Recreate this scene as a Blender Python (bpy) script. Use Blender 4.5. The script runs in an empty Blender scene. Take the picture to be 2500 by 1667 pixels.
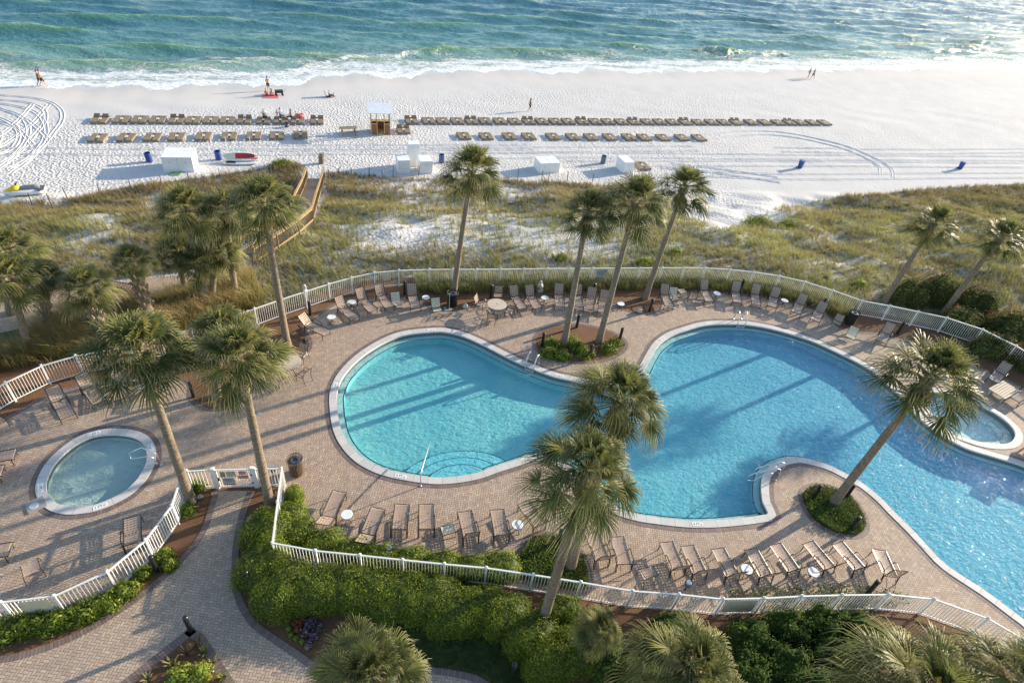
import bpy, math, random
import numpy as np
from mathutils import Vector, Matrix
from mathutils.geometry import tessellate_polygon
R = math.radians
random.seed(7)
rng = np.random.default_rng(7)
sc = bpy.context.scene
COL = sc.collection
# ------------------------------------------------------------------ camera
FPX, CX, CY, HC = 1490.0, 1250.0, 833.5, 22.0
_n = np.array([1010 - CX, 2680 - CY, FPX]); _n /= np.linalg.norm(_n)
_f = np.array([0, 0, 1.0]) - _n * _n[2]; _f /= np.linalg.norm(_f)
_r = np.cross(_n, _f)
_a = R(20.35)
XW = math.cos(_a) * _r + math.sin(_a) * _f
YW = -math.sin(_a) * _r + math.cos(_a) * _f
ZW = -_n
cam = bpy.data.cameras.new('camera'); camo = bpy.data.objects.new('camera', cam); COL.objects.link(camo)
cam.lens = 36 * FPX / 2500; cam.sensor_width = 36; cam.sensor_fit = 'HORIZONTAL'
cam.clip_start = 0.3; cam.clip_end = 6000
m = Matrix.Identity(4)
for j, ax in enumerate(((1, 0, 0), (0, -1, 0), (0, 0, -1))):
    for i, w in enumerate((XW, YW, ZW)):
        m[i][j] = float(np.dot(w, ax))
m[2][3] = HC
camo.matrix_world = m
sc.camera = camo

def ray(px, py):
    v = np.array([px - CX, py - CY, FPX]); v /= np.linalg.norm(v)
    return np.array([v @ XW, v @ YW, v @ ZW])
def at(px, py, z=0.0):
    w = ray(px, py); t = (z - HC) / w[2]
    return np.array([w[0] * t, w[1] * t, z])
def proj(p):
    p = np.asarray(p, float)
    v = p[..., 0:1] * XW + p[..., 1:2] * YW + (p[..., 2:3] - HC) * ZW
    return np.stack([v[..., 0] / v[..., 2] * FPX + CX, v[..., 1] / v[..., 2] * FPX + CY], -1)

# ------------------------------------------------------------------ terrain
def sstep(a, b, x):
    t = np.clip((x - a) / (b - a), 0, 1); return t * t * (3 - 2 * t)
def wav(x, y, s, k=0):
    return (np.sin(x * s + 1.3 * k + 1.7 * np.sin(y * s * .7 + k)) * np.cos(y * s * 1.1 + 2.1 * k + 1.1 * np.sin(x * s * .6)))
# shoreline
_sp = [(-300, 208), (0, 203), (100, 199), (250, 202), (400, 203), (600, 201), (690, 192), (860, 179), (1000, 176), (1120, 166), (1400, 168), (1700, 167), (1950, 164), (2500, 162), (3200, 160)]
_sw = np.array([at(px, py, -5.45)[:2] for px, py in _sp])
def shore_y(x):
    x = np.asarray(x, float)
    y = np.interp(x, _sw[:, 0], _sw[:, 1])
    y = y + .55 * np.sin(x * .31) + .35 * np.sin(x * .83 + 1) + .18 * np.sin(x * 2.1 + 2)
    y = np.where(x > _sw[-1, 0], _sw[-1, 1] + (x - _sw[-1, 0]) * .12, y)
    return np.where(x < _sw[0, 0], _sw[0, 1] + (x - _sw[0, 0]) * .12, y)

BEACH = -5.0
def ter0(x, y):
    x = np.asarray(x, float); y = np.asarray(y, float)
    y0 = np.interp(x, [20, 32, 45, 90], [36, 31, 25, 22]); y1 = np.interp(x, [20, 40, 80], [58.5, 54, 50])
    t = np.clip((y - y0) / (y1 - y0), 0, 1)
    z = -0.06 - 4.8 * (0.35 * t + 0.65 * sstep(0, 1, t))
    win = sstep(0, .2, t) * (1 - sstep(.88, 1, t))
    z = z + win * (0.38 * wav(x, y, .33, 1) + .22 * wav(x, y, .8, 2) + .1 * wav(x, y, 1.7, 3))
    z = z - 0.012 * np.clip(y - 56, 0, 40)
    s = y - shore_y(x); w_ = sstep(-16, -1, s)
    z = z * (1 - w_) + w_ * (-5.44 - .045 * s - .05 * np.clip(s, 0, 60))
    z = z + .035 * wav(x, y, .5, 4) * sstep(56, 60, y) * (1 - sstep(78, 88, y))
    return z
def on_ter(px, py, dz=0.0):
    z = -2.0
    for _ in range(40):
        p = at(px, py, z); z = .5 * z + .5 * (float(ter0(p[0], p[1])) + dz)
    return at(px, py, z)
# ------------------------------------------------------------------ nodes / materials
class NT:
    def __init__(s, name):
        s.m = bpy.data.materials.new(name); s.m.use_nodes = True
        s.t = s.m.node_tree; s.t.nodes.clear()
        s.out = s.n('ShaderNodeOutputMaterial')
    def n(s, typ, **kw):
        nd = s.t.nodes.new(typ)
        for k, v in kw.items():
            if k.startswith('i_'):
                nd.inputs[int(k[2:]) if k[2:].isdigit() else k[2:].replace('_', ' ')].default_value = v
            else: setattr(nd, k, v)
        return nd
    def l(s, a, b):
        s.t.links.new(a, b)
    def put(s, inp, v):
        if v is None: return
        if hasattr(v, 'links') or isinstance(v, bpy.types.NodeSocket): s.l(v, inp)
        else: inp.default_value = v
    def math(s, op, a, b=None, c=None):
        nd = s.n('ShaderNodeMath', operation=op)
        for i, v in enumerate((a, b, c)):
            if v is not None: s.put(nd.inputs[i], v)
        return nd.outputs[0]
    def mix(s, f, a, b):
        nd = s.n('ShaderNodeMix', data_type='RGBA')
        s.put(nd.inputs[0], f)
        for sock, v in ((nd.inputs[6], a), (nd.inputs[7], b)):
            s.put(sock, v if not isinstance(v, tuple) else (*v[:3], 1))
        return nd.outputs[2]
    def pos(s):
        return s.n('ShaderNodeNewGeometry').outputs['Position']
    def obj(s):
        return s.n('ShaderNodeTexCoord').outputs['Object']
    def noise(s, vec, scale, detail=3, rough=.55, dist=0, out='Fac'):
        nd = s.n('ShaderNodeTexNoise'); nd.inputs['Scale'].default_value = scale
        nd.inputs['Detail'].default_value = detail; nd.inputs['Roughness'].default_value = rough
        nd.inputs['Distortion'].default_value = dist
        if vec is not None: s.l(vec, nd.inputs['Vector'])
        return nd.outputs[out]
    def mapping(s, vec, sc=(1, 1, 1), rot=(0, 0, 0), loc=(0, 0, 0)):
        nd = s.n('ShaderNodeMapping'); s.l(vec, nd.inputs[0])
        nd.inputs['Scale'].default_value = sc; nd.inputs['Rotation'].default_value = rot; nd.inputs['Location'].default_value = loc
        return nd.outputs[0]
    def ramp(s, fac, stops, interp='LINEAR'):
        nd = s.n('ShaderNodeValToRGB'); e = nd.color_ramp.elements; nd.color_ramp.interpolation = interp
        while len(e) < len(stops): e.new(.5)
        for el, (p, c) in zip(e, stops):
            el.position = p; el.color = (*c[:3], 1) if isinstance(c, tuple) else (c, c, c, 1)
        s.put(nd.inputs[0], fac); return nd.outputs[0]
    def bump(s, h, dist=.02, strength=1, normal=None):
        nd = s.n('ShaderNodeBump'); nd.inputs['Distance'].default_value = dist
        s.put(nd.inputs['Strength'], strength); s.put(nd.inputs['Height'], h)
        if normal is not None: s.l(normal, nd.inputs['Normal'])
        return nd.outputs[0]
    def attr(s, name, out='Fac'):
        return s.n('ShaderNodeAttribute', attribute_name=name).outputs[out]
    def pbr(s, color, rough=.6, normal=None, metal=0, spec=None, **kw):
        p = s.n('ShaderNodeBsdfPrincipled')
        s.put(p.inputs['Base Color'], (*color, 1) if isinstance(color, tuple) and len(color) == 3 else color)
        s.put(p.inputs['Roughness'], rough); s.put(p.inputs['Metallic'], metal)
        if spec is not None: s.put(p.inputs['Specular IOR Level'], spec)
        if normal is not None: s.l(normal, p.inputs['Normal'])
        return p.outputs[0]
    def done(s, sh):
        s.l(sh, s.out.inputs[0]); return s.m

MATS = {}
def simple(name, col, rough=.5, metal=0, var=.18, scale=6, bump=0, spec=None):
    """a painted / plain material with a little uneven tone"""
    if name in MATS: return MATS[name]
    t = NT(name); v = t.noise(t.obj(), scale, 4)
    a = tuple(c * (1 - var) for c in col); b = tuple(min(1, c * (1 + var)) for c in col)
    c = t.ramp(v, [(.3, a), (.7, b)])
    nrm = t.bump(t.noise(t.obj(), scale * 8, 2), bump) if bump else None
    MATS[name] = t.done(t.pbr(c, rough, nrm, metal, spec)); return MATS[name]

def wood(name, c1, c2, scale=(1, 14, 14), rough=.75):
    t = NT(name); v = t.noise(t.mapping(t.obj(), scale), 3, 5, .65)
    v2 = t.noise(t.pos(), .9, 2)
    c = t.mix(t.ramp(v, [(.3, 0.0), (.7, 1.0)]), c1, c2)
    c = t.mix(t.math('MULTIPLY', v2, .45), c, tuple(.62 * a for a in c1))
    MATS[name] = t.done(t.pbr(c, rough, t.bump(v, .004))); return MATS[name]

def foliage(name, stops, trans=.35, rough=.4, tip=None, spec=.4, attr='rnd'):
    """leaf material; colour varies leaf by leaf through a mesh attribute; 'tip' = colour of dry tips"""
    t = NT(name)
    r = t.attr(attr)
    c = t.ramp(r, stops)
    if tip is not None:
        tp = t.attr('tip')
        c = t.mix(t.ramp(tp, [(.40, 0.0), (.95, .85)]), c, tip)
    p = t.pbr(c, rough, spec=spec)
    tr = t.n('ShaderNodeBsdfTranslucent'); t.l(c, tr.inputs[0])
    mx = t.n('ShaderNodeMixShader'); mx.inputs[0].default_value = trans
    t.l(p, mx.inputs[1]); t.l(tr.outputs[0], mx.inputs[2])
    MATS[name] = t.done(mx.outputs[0]); return MATS[name]

# ------------------------------------------------------------------ mesh building
def _link(o, parent=None):
    COL.objects.link(o)
    if parent is not None: o.parent = parent
    return o
def np_mesh(name, V, quads=None, tris=None, mats=(), attrs=None, smooth=False, matidx=None, parent=None, uv=None):
    V = np.asarray(V, np.float32)
    quads = np.zeros((0, 4), np.int32) if quads is None else np.asarray(quads, np.int32)
    tris = np.zeros((0, 3), np.int32) if tris is None else np.asarray(tris, np.int32)
    me = bpy.data.meshes.new(name)
    nq, nt = len(quads), len(tris)
    me.vertices.add(len(V)); me.vertices.foreach_set('co', V.ravel())
    me.loops.add(nq * 4 + nt * 3)
    me.loops.foreach_set('vertex_index', np.concatenate([quads.ravel(), tris.ravel()]).astype(np.int32))
    me.polygons.add(nq + nt)
    me.polygons.foreach_set('loop_start', np.concatenate([np.arange(nq) * 4, nq * 4 + np.arange(nt) * 3]).astype(np.int32))
    if smooth: me.polygons.foreach_set('use_smooth', np.ones(nq + nt, bool))
    for mt in mats: me.materials.append(mt)
    if matidx is not None: me.polygons.foreach_set('material_index', np.asarray(matidx, np.int32))
    me.update(calc_edges=True)
    for k, v in (attrs or {}).items():
        a = me.attributes.new(k, 'FLOAT', 'POINT'); a.data.foreach_set('value', np.asarray(v, np.float32))
    if uv is not None:
        u = me.uv_layers.new(name='UVMap')
        vi = np.concatenate([quads.ravel(), tris.ravel()])
        u.data.foreach_set('uv', np.asarray(uv, np.float32)[vi].ravel())
    me.validate()
    return _link(bpy.data.objects.new(name, me), parent)

class MB:
    def __init__(s): s.v = []; s.f = []; s.mi = []; s.cur = 0
    def add(s, vs, fs):
        o = len(s.v); s.v += [tuple(map(float, p)) for p in vs]
        s.f += [tuple(i + o for i in f) for f in fs]; s.mi += [s.cur] * len(fs); return s
    def box(s, c, size, rz=0, ax=None, taper=1):
        """box centred at c; ax optional 3x3 axes"""
        hx, hy, hz = [a / 2 for a in size]
        c = np.array(c, float)
        A = np.eye(3) if ax is None else np.array(ax, float)
        if rz: A = np.array([[math.cos(rz), math.sin(rz), 0], [-math.sin(rz), math.cos(rz), 0], [0, 0, 1]])
        P = []
        for sz in (-1, 1):
            k = taper if sz > 0 else 1
            for sx, sy in ((-1, -1), (1, -1), (1, 1), (-1, 1)):
                P.append(c + A[0] * sx * hx * k + A[1] * sy * hy * k + A[2] * sz * hz)
        return s.add(P, [(0, 3, 2, 1), (4, 5, 6, 7), (0, 1, 5, 4), (1, 2, 6, 5), (2, 3, 7, 6), (3, 0, 4, 7)])
    def bar(s, a, b, w, h, up=(0, 0, 1)):
        a = np.array(a, float); b = np.array(b, float); d = b - a; L = np.linalg.norm(d); d /= L
        u = np.array(up, float)
        if abs(d @ u) > .95: u = np.array([1., 0, 0])
        sd = np.cross(d, u); sd /= np.linalg.norm(sd); u = np.cross(sd, d)
        return s.box((a + b) / 2, (L, w, h), ax=(d, sd, u))
    def tube(s, pts, r, n=6, cap=True, closed=False):
        P = [np.array(p, float) for p in pts]; N = len(P)
        rr = r if hasattr(r, '__len__') else [r] * N
        vs = []; up = None
        for i, p in enumerate(P):
            if closed: d = P[(i + 1) % N] - P[i - 1]
            else: d = P[min(i + 1, N - 1)] - P[max(i - 1, 0)]
            d = d / (np.linalg.norm(d) + 1e-9)
            if up is None:
                up = np.array([0, 0, 1.]) if abs(d[2]) < .9 else np.array([1., 0, 0])
            a = np.cross(d, up); a /= np.linalg.norm(a) + 1e-9; up = np.cross(a, d)
            for k in range(n):
                t = 2 * math.pi * k / n
                vs.append(p + rr[i] * (math.cos(t) * a + math.sin(t) * up))
        fs = []
        for i in range(N if closed else N - 1):
            j = (i + 1) % N
            for k in range(n):
                k2 = (k + 1) % n
                fs.append((i * n + k, i * n + k2, j * n + k2, j * n + k))
        if cap and not closed:
            fs.append(tuple(range(n))[::-1]); fs.append(tuple((N - 1) * n + k for k in range(n)))
        return s.add(vs, fs)
    def lathe(s, c, prof, n=20, cap=(True, True), sx=1, sy=1):
        vs = []
        for r, z in prof:
            for k in range(n):
                t = 2 * math.pi * k / n
                vs.append((c[0] + r * sx * math.cos(t), c[1] + r * sy * math.sin(t), c[2] + z))
        fs = []
        for i in range(len(prof) - 1):
            for k in range(n):
                k2 = (k + 1) % n
                fs.append((i * n + k, i * n + k2, (i + 1) * n + k2, (i + 1) * n + k))
        if cap[0]: fs.append(tuple(range(n))[::-1])
        if cap[1]: fs.append(tuple((len(prof) - 1) * n + k for k in range(n)))
        return s.add(vs, fs)
    def sheet(s, grid):
        """grid: rows x cols x 3"""
        g = np.asarray(grid, float); a, b = g.shape[:2]
        return s.add(g.reshape(-1, 3), [(i * b + j, i * b + j + 1, (i + 1) * b + j + 1, (i + 1) * b + j) for i in range(a - 1) for j in range(b - 1)])
    def ellipsoid(s, c, r, n=10, m=7, rz=0):
        vs = []; cz, sz = math.cos(rz), math.sin(rz)
        for i in range(m + 1):
            ph = math.pi * i / m
            for k in range(n):
                t = 2 * math.pi * k / n
                x, y = r[0] * math.sin(ph) * math.cos(t), r[1] * math.sin(ph) * math.sin(t)
                vs.append((c[0] + x * cz - y * sz, c[1] + x * sz + y * cz, c[2] + r[2] * math.cos(ph)))
        return s.add(vs, [(i * n + k, (i + 1) * n + k, (i + 1) * n + (k + 1) % n, i * n + (k + 1) % n) for i in range(m) for k in range(n)])
    def build(s, name, mats, parent=None, smooth=False, bevel=0):
        me = bpy.data.meshes.new(name); me.from_pydata(s.v, [], s.f)
        if not isinstance(mats, (list, tuple)): mats = [mats]
        for mt in mats: me.materials.append(mt)
        me.polygons.foreach_set('material_index', s.mi)
        if smooth: me.polygons.foreach_set('use_smooth', [True] * len(me.polygons))
        me.update()
        o = _link(bpy.data.objects.new(name, me), parent)
        if bevel:
            b = o.modifiers.new('bevel', 'BEVEL'); b.width = bevel; b.segments = 2; b.limit_method = 'ANGLE'
        return o

def tag(o, label=None, cat=None, group=None, kind=None):
    if label: o['label'] = label
    if cat: o['category'] = cat
    if group: o['group'] = group
    if kind: o['kind'] = kind
    return o
def thing(name, label, cat, loc=(0, 0, 0), rz=0, group=None):
    o = bpy.data.objects.new(name, None); COL.objects.link(o)
    o.empty_display_size = .2
    o.location = Vector([float(a) for a in loc]); o.rotation_euler = (0, 0, rz)
    return tag(o, label, cat, group)
def dup(root, loc, rz, label=None, group=None, scale=None):
    r = root.copy(); COL.objects.link(r); r.location = Vector([float(a) for a in loc]); r.rotation_euler = (0, 0, rz)
    if scale: r.scale = (scale,) * 3
    if label: r['label'] = label
    if group: r['group'] = group
    for ch in root.children:
        c = ch.copy(); COL.objects.link(c); c.parent = r
        for g in ch.children:
            d = g.copy(); COL.objects.link(d); d.parent = c
    return r
ORD = 'first second third fourth fifth sixth seventh eighth ninth tenth eleventh twelfth thirteenth fourteenth fifteenth sixteenth seventeenth eighteenth nineteenth twentieth'.split()
for _t, _w in ((20, 'twenty'), (30, 'thirty')):
    if _t > 20: ORD.append('thirtieth')
    ORD += [_w + '-' + o for o in ORD[:9]]

def catmull(P, closed=False, step=.25):
    P = np.asarray(P, float); n = len(P); out = []
    rngi = range(n) if closed else range(n - 1)
    for i in rngi:
        p0 = P[i - 1] if closed or i > 0 else P[0]; p1 = P[i]; p2 = P[(i + 1) % n]; p3 = P[(i + 2) % n] if closed or i + 2 < n else P[-1]
        k = max(2, int(np.linalg.norm(p2 - p1) / step))
        for t in np.arange(k) / k:
            out.append(.5 * ((2 * p1) + (-p0 + p2) * t + (2 * p0 - 5 * p1 + 4 * p2 - p3) * t * t + (-p0 + 3 * p1 - 3 * p2 + p3) * t ** 3))
    if not closed: out.append(P[-1])
    return np.array(out)
def normals2(P, closed=True):
    """unit left normals of a polyline in xy"""
    P = P[:, :2]
    if closed: d = np.roll(P, -1, 0) - np.roll(P, 1, 0)
    else: d = np.gradient(P, axis=0)
    d /= np.linalg.norm(d, axis=1, keepdims=True) + 1e-9
    return np.stack([-d[:, 1], d[:, 0]], 1)
def ccw(P):
    x, y = P[:, 0], P[:, 1]
    return np.sum(x * np.roll(y, -1) - y * np.roll(x, -1)) > 0
def offset(P, d, closed=True):
    """for ccw curve positive d = outward"""
    N = normals2(P, closed); Q = P.copy(); Q[:, :2] = P[:, :2] - N * d; return Q
def poly_sheet(name, outer, holes=(), z=0.0, mat=None, parent=None):
    loops = [[Vector((float(p[0]), float(p[1]), z)) for p in outer]] + [[Vector((float(p[0]), float(p[1]), z)) for p in h] for h in holes]
    tr = tessellate_polygon(loops)
    V = np.array([v[:] for lp in loops for v in lp])
    T = np.array(tr)
    a, b, c = V[T[:, 0]], V[T[:, 1]], V[T[:, 2]]
    cr = (b[:, 0] - a[:, 0]) * (c[:, 1] - a[:, 1]) - (b[:, 1] - a[:, 1]) * (c[:, 0] - a[:, 0])
    T[cr < 0] = T[cr < 0][:, ::-1]
    return np_mesh(name, V, tris=T, mats=[mat], parent=parent)
def ribbon(name, A, B, za, zb, mat, closed=True, parent=None, rows=1, mid=None):
    """band between two equal-length curves; uv: u metres along, v 0..1 across. za/zb heights"""
    n = len(A)
    seg = np.linalg.norm(np.diff(np.vstack([A, A[:1]])[:, :2], axis=0), axis=1); u = np.concatenate([[0], np.cumsum(seg)])
    m_ = n + 1 if closed else n
    V = []; UV = []
    for i in range(m_):
        j = i % n
        V += [(A[j][0], A[j][1], za), (B[j][0], B[j][1], zb)]; UV += [(u[i], 0), (u[i], 1)]
    Q = [(2 * i, 2 * i + 2, 2 * i + 3, 2 * i + 1) for i in range(m_ - 1)]
    return np_mesh(name, V, quads=Q, mats=[mat], uv=UV, parent=parent)
def inside(P, poly):
    P = np.atleast_2d(P)[:, :2]; poly = np.asarray(poly)[:, :2]
    x, y = P[:, 0], P[:, 1]; ins = np.zeros(len(P), bool)
    a = poly; b = np.roll(poly, -1, 0)
    for (x1, y1), (x2, y2) in zip(a, b):
        if y1 == y2: continue
        c = ((y1 > y) != (y2 > y)) & (x < (x2 - x1) * (y - y1) / (y2 - y1) + x1)
        ins ^= c
    return ins
# ------------------------------------------------------------------ world + sun
AZ, EL = 14.5, 14.5            # sun direction in the ground plane (from +x towards +y), elevation
w = bpy.data.worlds.new('World'); sc.world = w; w.use_nodes = True
wn = w.node_tree; wn.nodes.clear()
sk = wn.nodes.new('ShaderNodeTexSky'); sk.sky_type = 'NISHITA'; sk.sun_disc = False
sk.sun_elevation = R(EL); sk.sun_rotation = R(90 - AZ); sk.air_density = 1.0; sk.dust_density = .6; sk.ozone_density = 1.2; sk.altitude = 10
bg = wn.nodes.new('ShaderNodeBackground'); bg.inputs[1].default_value = .15
wo = wn.nodes.new('ShaderNodeOutputWorld'); wn.links.new(sk.outputs[0], bg.inputs[0]); wn.links.new(bg.outputs[0], wo.inputs[0])
sl = bpy.data.lights.new('sun', 'SUN'); sl.energy = 5.0; sl.angle = R(.53); sl.color = (1.0, .86, .66)
so = bpy.data.objects.new('sun', sl); COL.objects.link(so)
sd = Vector((math.cos(R(EL)) * math.cos(R(AZ)), math.cos(R(EL)) * math.sin(R(AZ)), math.sin(R(EL))))
so.rotation_euler = sd.to_track_quat('Z', 'Y').to_euler(); so.location = (60, 20, 60)
sc.view_settings.view_transform = 'Standard'; sc.view_settings.look = 'None'
sc.view_settings.exposure = 1.02; sc.view_settings.gamma = 1
sc.cycles.use_denoising = True; sc.cycles.max_bounces = 8; sc.cycles.transparent_max_bounces = 12
sc.cycles.sample_clamp_indirect = 6; sc.cycles.caustics_reflective = False; sc.cycles.caustics_refractive = False

# ------------------------------------------------------------------ materials of the setting
ROT = -20.35
def paver_mat(name, base=((.43, .29, .20), (.52, .39, .28), (.37, .26, .20), (.57, .45, .33))):
    t = NT(name)
    p = t.mapping(t.pos(), (10, 10, 10), (0, 0, R(-ROT) * -1 * -1))
    x = t.n('ShaderNodeSeparateXYZ'); t.l(p, x.inputs[0]); u, v = x.outputs[0], x.outputs[1]
    i = t.math('FLOOR', u); j = t.math('FLOOR', v)
    fu = t.math('SUBTRACT', u, i); fv = t.math('SUBTRACT', v, j)
    k = t.math('FLOORED_MODULO', t.math('SUBTRACT', i, j), 4.0)
    k1 = t.math('COMPARE', k, 1.0, .2); k2 = t.math('COMPARE', k, 2.0, .2)
    isv = t.math('GREATER_THAN', k, 1.5)
    lx = t.math('ADD', fu, k1); ly = t.math('ADD', fv, k2)
    hx = t.math('MULTIPLY_ADD', isv, -.5, 1.0); hy = t.math('MULTIPLY_ADD', isv, .5, .5)
    ex = t.math('SUBTRACT', hx, t.math('ABSOLUTE', t.math('SUBTRACT', lx, hx)))
    ey = t.math('SUBTRACT', hy, t.math('ABSOLUTE', t.math('SUBTRACT', ly, hy)))
    e = t.math('MINIMUM', ex, ey)
    cv = t.n('ShaderNodeCombineXYZ'); t.l(t.math('SUBTRACT', i, k1), cv.inputs[0]); t.l(t.math('SUBTRACT', j, k2), cv.inputs[1])
    wn_ = t.n('ShaderNodeTexWhiteNoise', noise_dimensions='2D'); t.l(cv.outputs[0], wn_.inputs[0])
    c = t.ramp(wn_.outputs[0], [(0, base[0]), (.35, base[1]), (.65, base[2]), (1, base[3])])
    big = t.noise(t.pos(), .55, 4, .6)
    c = t.mix(t.ramp(big, [(.35, 0.0), (.65, .30)]), c, (.34, .27, .24))
    c = t.mix(t.ramp(t.noise(t.pos(), 7, 4, .7), [(.45, 0.0), (.75, .25)]), c, (.25, .19, .16))
    c = t.mix(t.ramp(t.noise(t.pos(), 1.6, 5, .75, 1.0), [(.60, 0.0), (.66, .28)]), c, (.20, .155, .13))
    mo = t.ramp(e, [(.05, 1.0), (.13, 0.0)])
    c = t.mix(t.math('MULTIPLY', mo, .75), c, (.13, .10, .085))
    h = t.math('ADD', t.math('MULTIPLY', t.ramp(e, [(.03, 0.0), (.15, 1.0)]), 1.0), t.math('MULTIPLY', wn_.outputs[0], .25))
    MATS[name] = t.done(t.pbr(c, .78, t.bump(h, .004))); return MATS[name]
PAVER = paver_mat('herringbone_pavers')
PATHM = paver_mat('path_pavers', ((.44, .31, .22), (.53, .40, .29), (.37, .28, .21), (.57, .45, .32)))
def course_mat(name, c1, c2, step, width=.08):
    t = NT(name); uv = t.n('ShaderNodeTexCoord').outputs['UV']
    x = t.n('ShaderNodeSeparateXYZ'); t.l(uv, x.inputs[0])
    u = t.math('DIVIDE', x.outputs[0], step); i = t.math('FLOOR', u); f = t.math('SUBTRACT', u, i)
    e = t.math('MINIMUM', f, t.math('SUBTRACT', 1.0, f))
    wn_ = t.n('ShaderNodeTexWhiteNoise', noise_dimensions='1D'); t.l(i, wn_.inputs['W'])
    c = t.mix(wn_.outputs[0], c1, c2)
    c = t.mix(t.ramp(t.noise(t.pos(), 3, 5, .7), [(.4, 0.0), (.8, .35)]), c, tuple(a * .7 for a in c1))
    mo = t.ramp(e, [(width * .5, 1.0), (width, 0.0)])
    c = t.mix(t.math('MULTIPLY', mo, .7), c, tuple(a * .35 for a in c1))
    MATS[name] = t.done(t.pbr(c, .7, t.bump(t.ramp(e, [(.0, 0.0), (width, 1.0)]), .004))); return MATS[name]
BORDER = course_mat('dark_border_pavers', (.165, .12, .105), (.24, .175, .15), .105, .12)
COPING = course_mat('pool_coping', (.55, .52, .49), (.63, .60, .57), .62, .02)
def mulch_mat():
    t = NT('pine_mulch'); p = t.pos()
    a = t.noise(t.mapping(p, (1, 3, 1), (0, 0, .6)), 16, 5, .75, 1.5)
    b = t.noise(p, 1.1, 3)
    c = t.ramp(a, [(.3, (.05, .025, .015)), (.5, (.16, .075, .035)), (.72, (.34, .17, .08))])
    c = t.mix(t.ramp(b, [(.4, 0.0), (.7, .5)]), c, (.11, .06, .035))
    return t.done(t.pbr(c, .9, t.bump(a, .04)))
MULCH = mulch_mat()
def lawn_mat():
    t = NT('lawn'); p = t.pos()
    a = t.noise(p, 30, 4, .7); b = t.noise(p, 1.4, 3)
    c = t.ramp(a, [(.3, (.03, .045, .012)), (.7, (.10, .15, .035))])
    c = t.mix(t.ramp(b, [(.4, 0.0), (.7, .5)]), c, (.10, .10, .035))
    return t.done(t.pbr(c, .9, t.bump(a, .03)))
LAWN = lawn_mat()

def sand_mat():
    t = NT('beach_sand'); p = t.pos()
    d = t.attr('shore')               # metres landward (+) of the water's edge
    fp = t.attr('tread')
    n1 = t.noise(p, 3.4, 2, .5, .6); n2 = t.noise(p, 8.5, 3, .65, .5); n3 = t.noise(p, .35, 3)
    vo = t.n('ShaderNodeTexVoronoi', feature='SMOOTH_F1'); vo.inputs['Scale'].default_value = 4.2; vo.inputs['Smoothness'].default_value = .6
    t.l(t.mapping(p, (1, 1, 1)), vo.inputs['Vector'])
    h = t.math('ADD', t.math('MULTIPLY', t.math('POWER', vo.outputs['Distance'], 1.5), 1.6), t.math('MULTIPLY', n2, .9))
    h = t.math('ADD', h, t.math('MULTIPLY', n1, .8))
    h = t.math('MULTIPLY', h, fp)
    fine = t.noise(p, 14, 3, .6)
    h = t.math('ADD', h, t.math('MULTIPLY', fine, .12))
    c = t.ramp(n3, [(.3, (.565, .545, .53)), (.7, (.625, .605, .59))])
    c = t.mix(t.ramp(t.noise(t.mapping(p, (.5, 1.6, 1)), .5, 5, .7), [(.62, 0.0), (.75, .18)]), c, (.42, .38, .35))
    wet = t.ramp(d, [(0.0, 1.0), (.045, .85), (.075, .28), (.14, .0)])
    wet.node.color_ramp.interpolation = 'EASE'
    c = t.mix(wet, c, (.36, .345, .34))
    damp = t.ramp(d, [(.05, .55), (.16, .35), (.22, 0.0)])
    c = t.mix(damp, c, (.63, .57, .52))
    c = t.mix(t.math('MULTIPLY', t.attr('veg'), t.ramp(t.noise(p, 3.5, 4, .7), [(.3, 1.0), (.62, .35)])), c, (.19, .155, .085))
    rough = t.ramp(wet, [(0, .95), (1, .14)])
    return t.done(t.pbr(c, rough, t.bump(h, .075), spec=.35))
SAND = sand_mat()

# ------------------------------------------------------------------ fence lines (tops traced at 1.2 m)
FT = 1.2
def tops(L): return np.array([at(px, py, FT) for px, py in L])
backF = tops([(-60, 975), (12.8, 933), (100.8, 892), (183.7, 868), (250, 857), (316, 845), (392, 824), (467, 803), (545, 778), (621, 753), (684, 731), (745, 711), (802, 692.5), (858, 677), (914, 665), (973.6, 659.5), (1048, 657.4), (1105.6, 657), (1164, 657), (1223.8, 656.5), (1279.6, 655.8), (1336.7, 655), (1392.5, 654.7), (1447.8, 654.4), (1505, 654), (1563.4, 653.5), (1617, 653), (1670.5, 653), (1722, 653.3), (1783.7, 657.4), (1841.4, 663.4), (1904, 673), (1966.5, 687), (2034.6, 708.3), (2106, 733.5), (2173.5, 745.8), (2242, 760), (2313, 775), (2400, 803.4), (2481.8, 843.5), (2560, 890), (2640, 945)])
leftF = tops([(-80, 1482), (0, 1469), (130.8, 1454), (261.6, 1394), (355, 1317), (418.6, 1233), (443, 1158.4), (455, 1149), (514, 1146)])
gateA, gateB = tops([(517, 1146.5), (617, 1143.8)])
frontF = tops([(620, 1143.8), (687.5, 1142.5), (677, 1224.6), (664.8, 1324), (769.5, 1343), (878.4, 1354), (983, 1365.3), (1085, 1375.6), (1187.9, 1385), (1302, 1401.7), (1418.7, 1420), (1544.8, 1441.3), (1658.6, 1449.5), (1765.8, 1461), (1866.4, 1459), (1958.3, 1454), (2057, 1451.4), (2171, 1450), (2281, 1461), (2412.5, 1508), (2500, 1559), (2590, 1620)])

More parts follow.
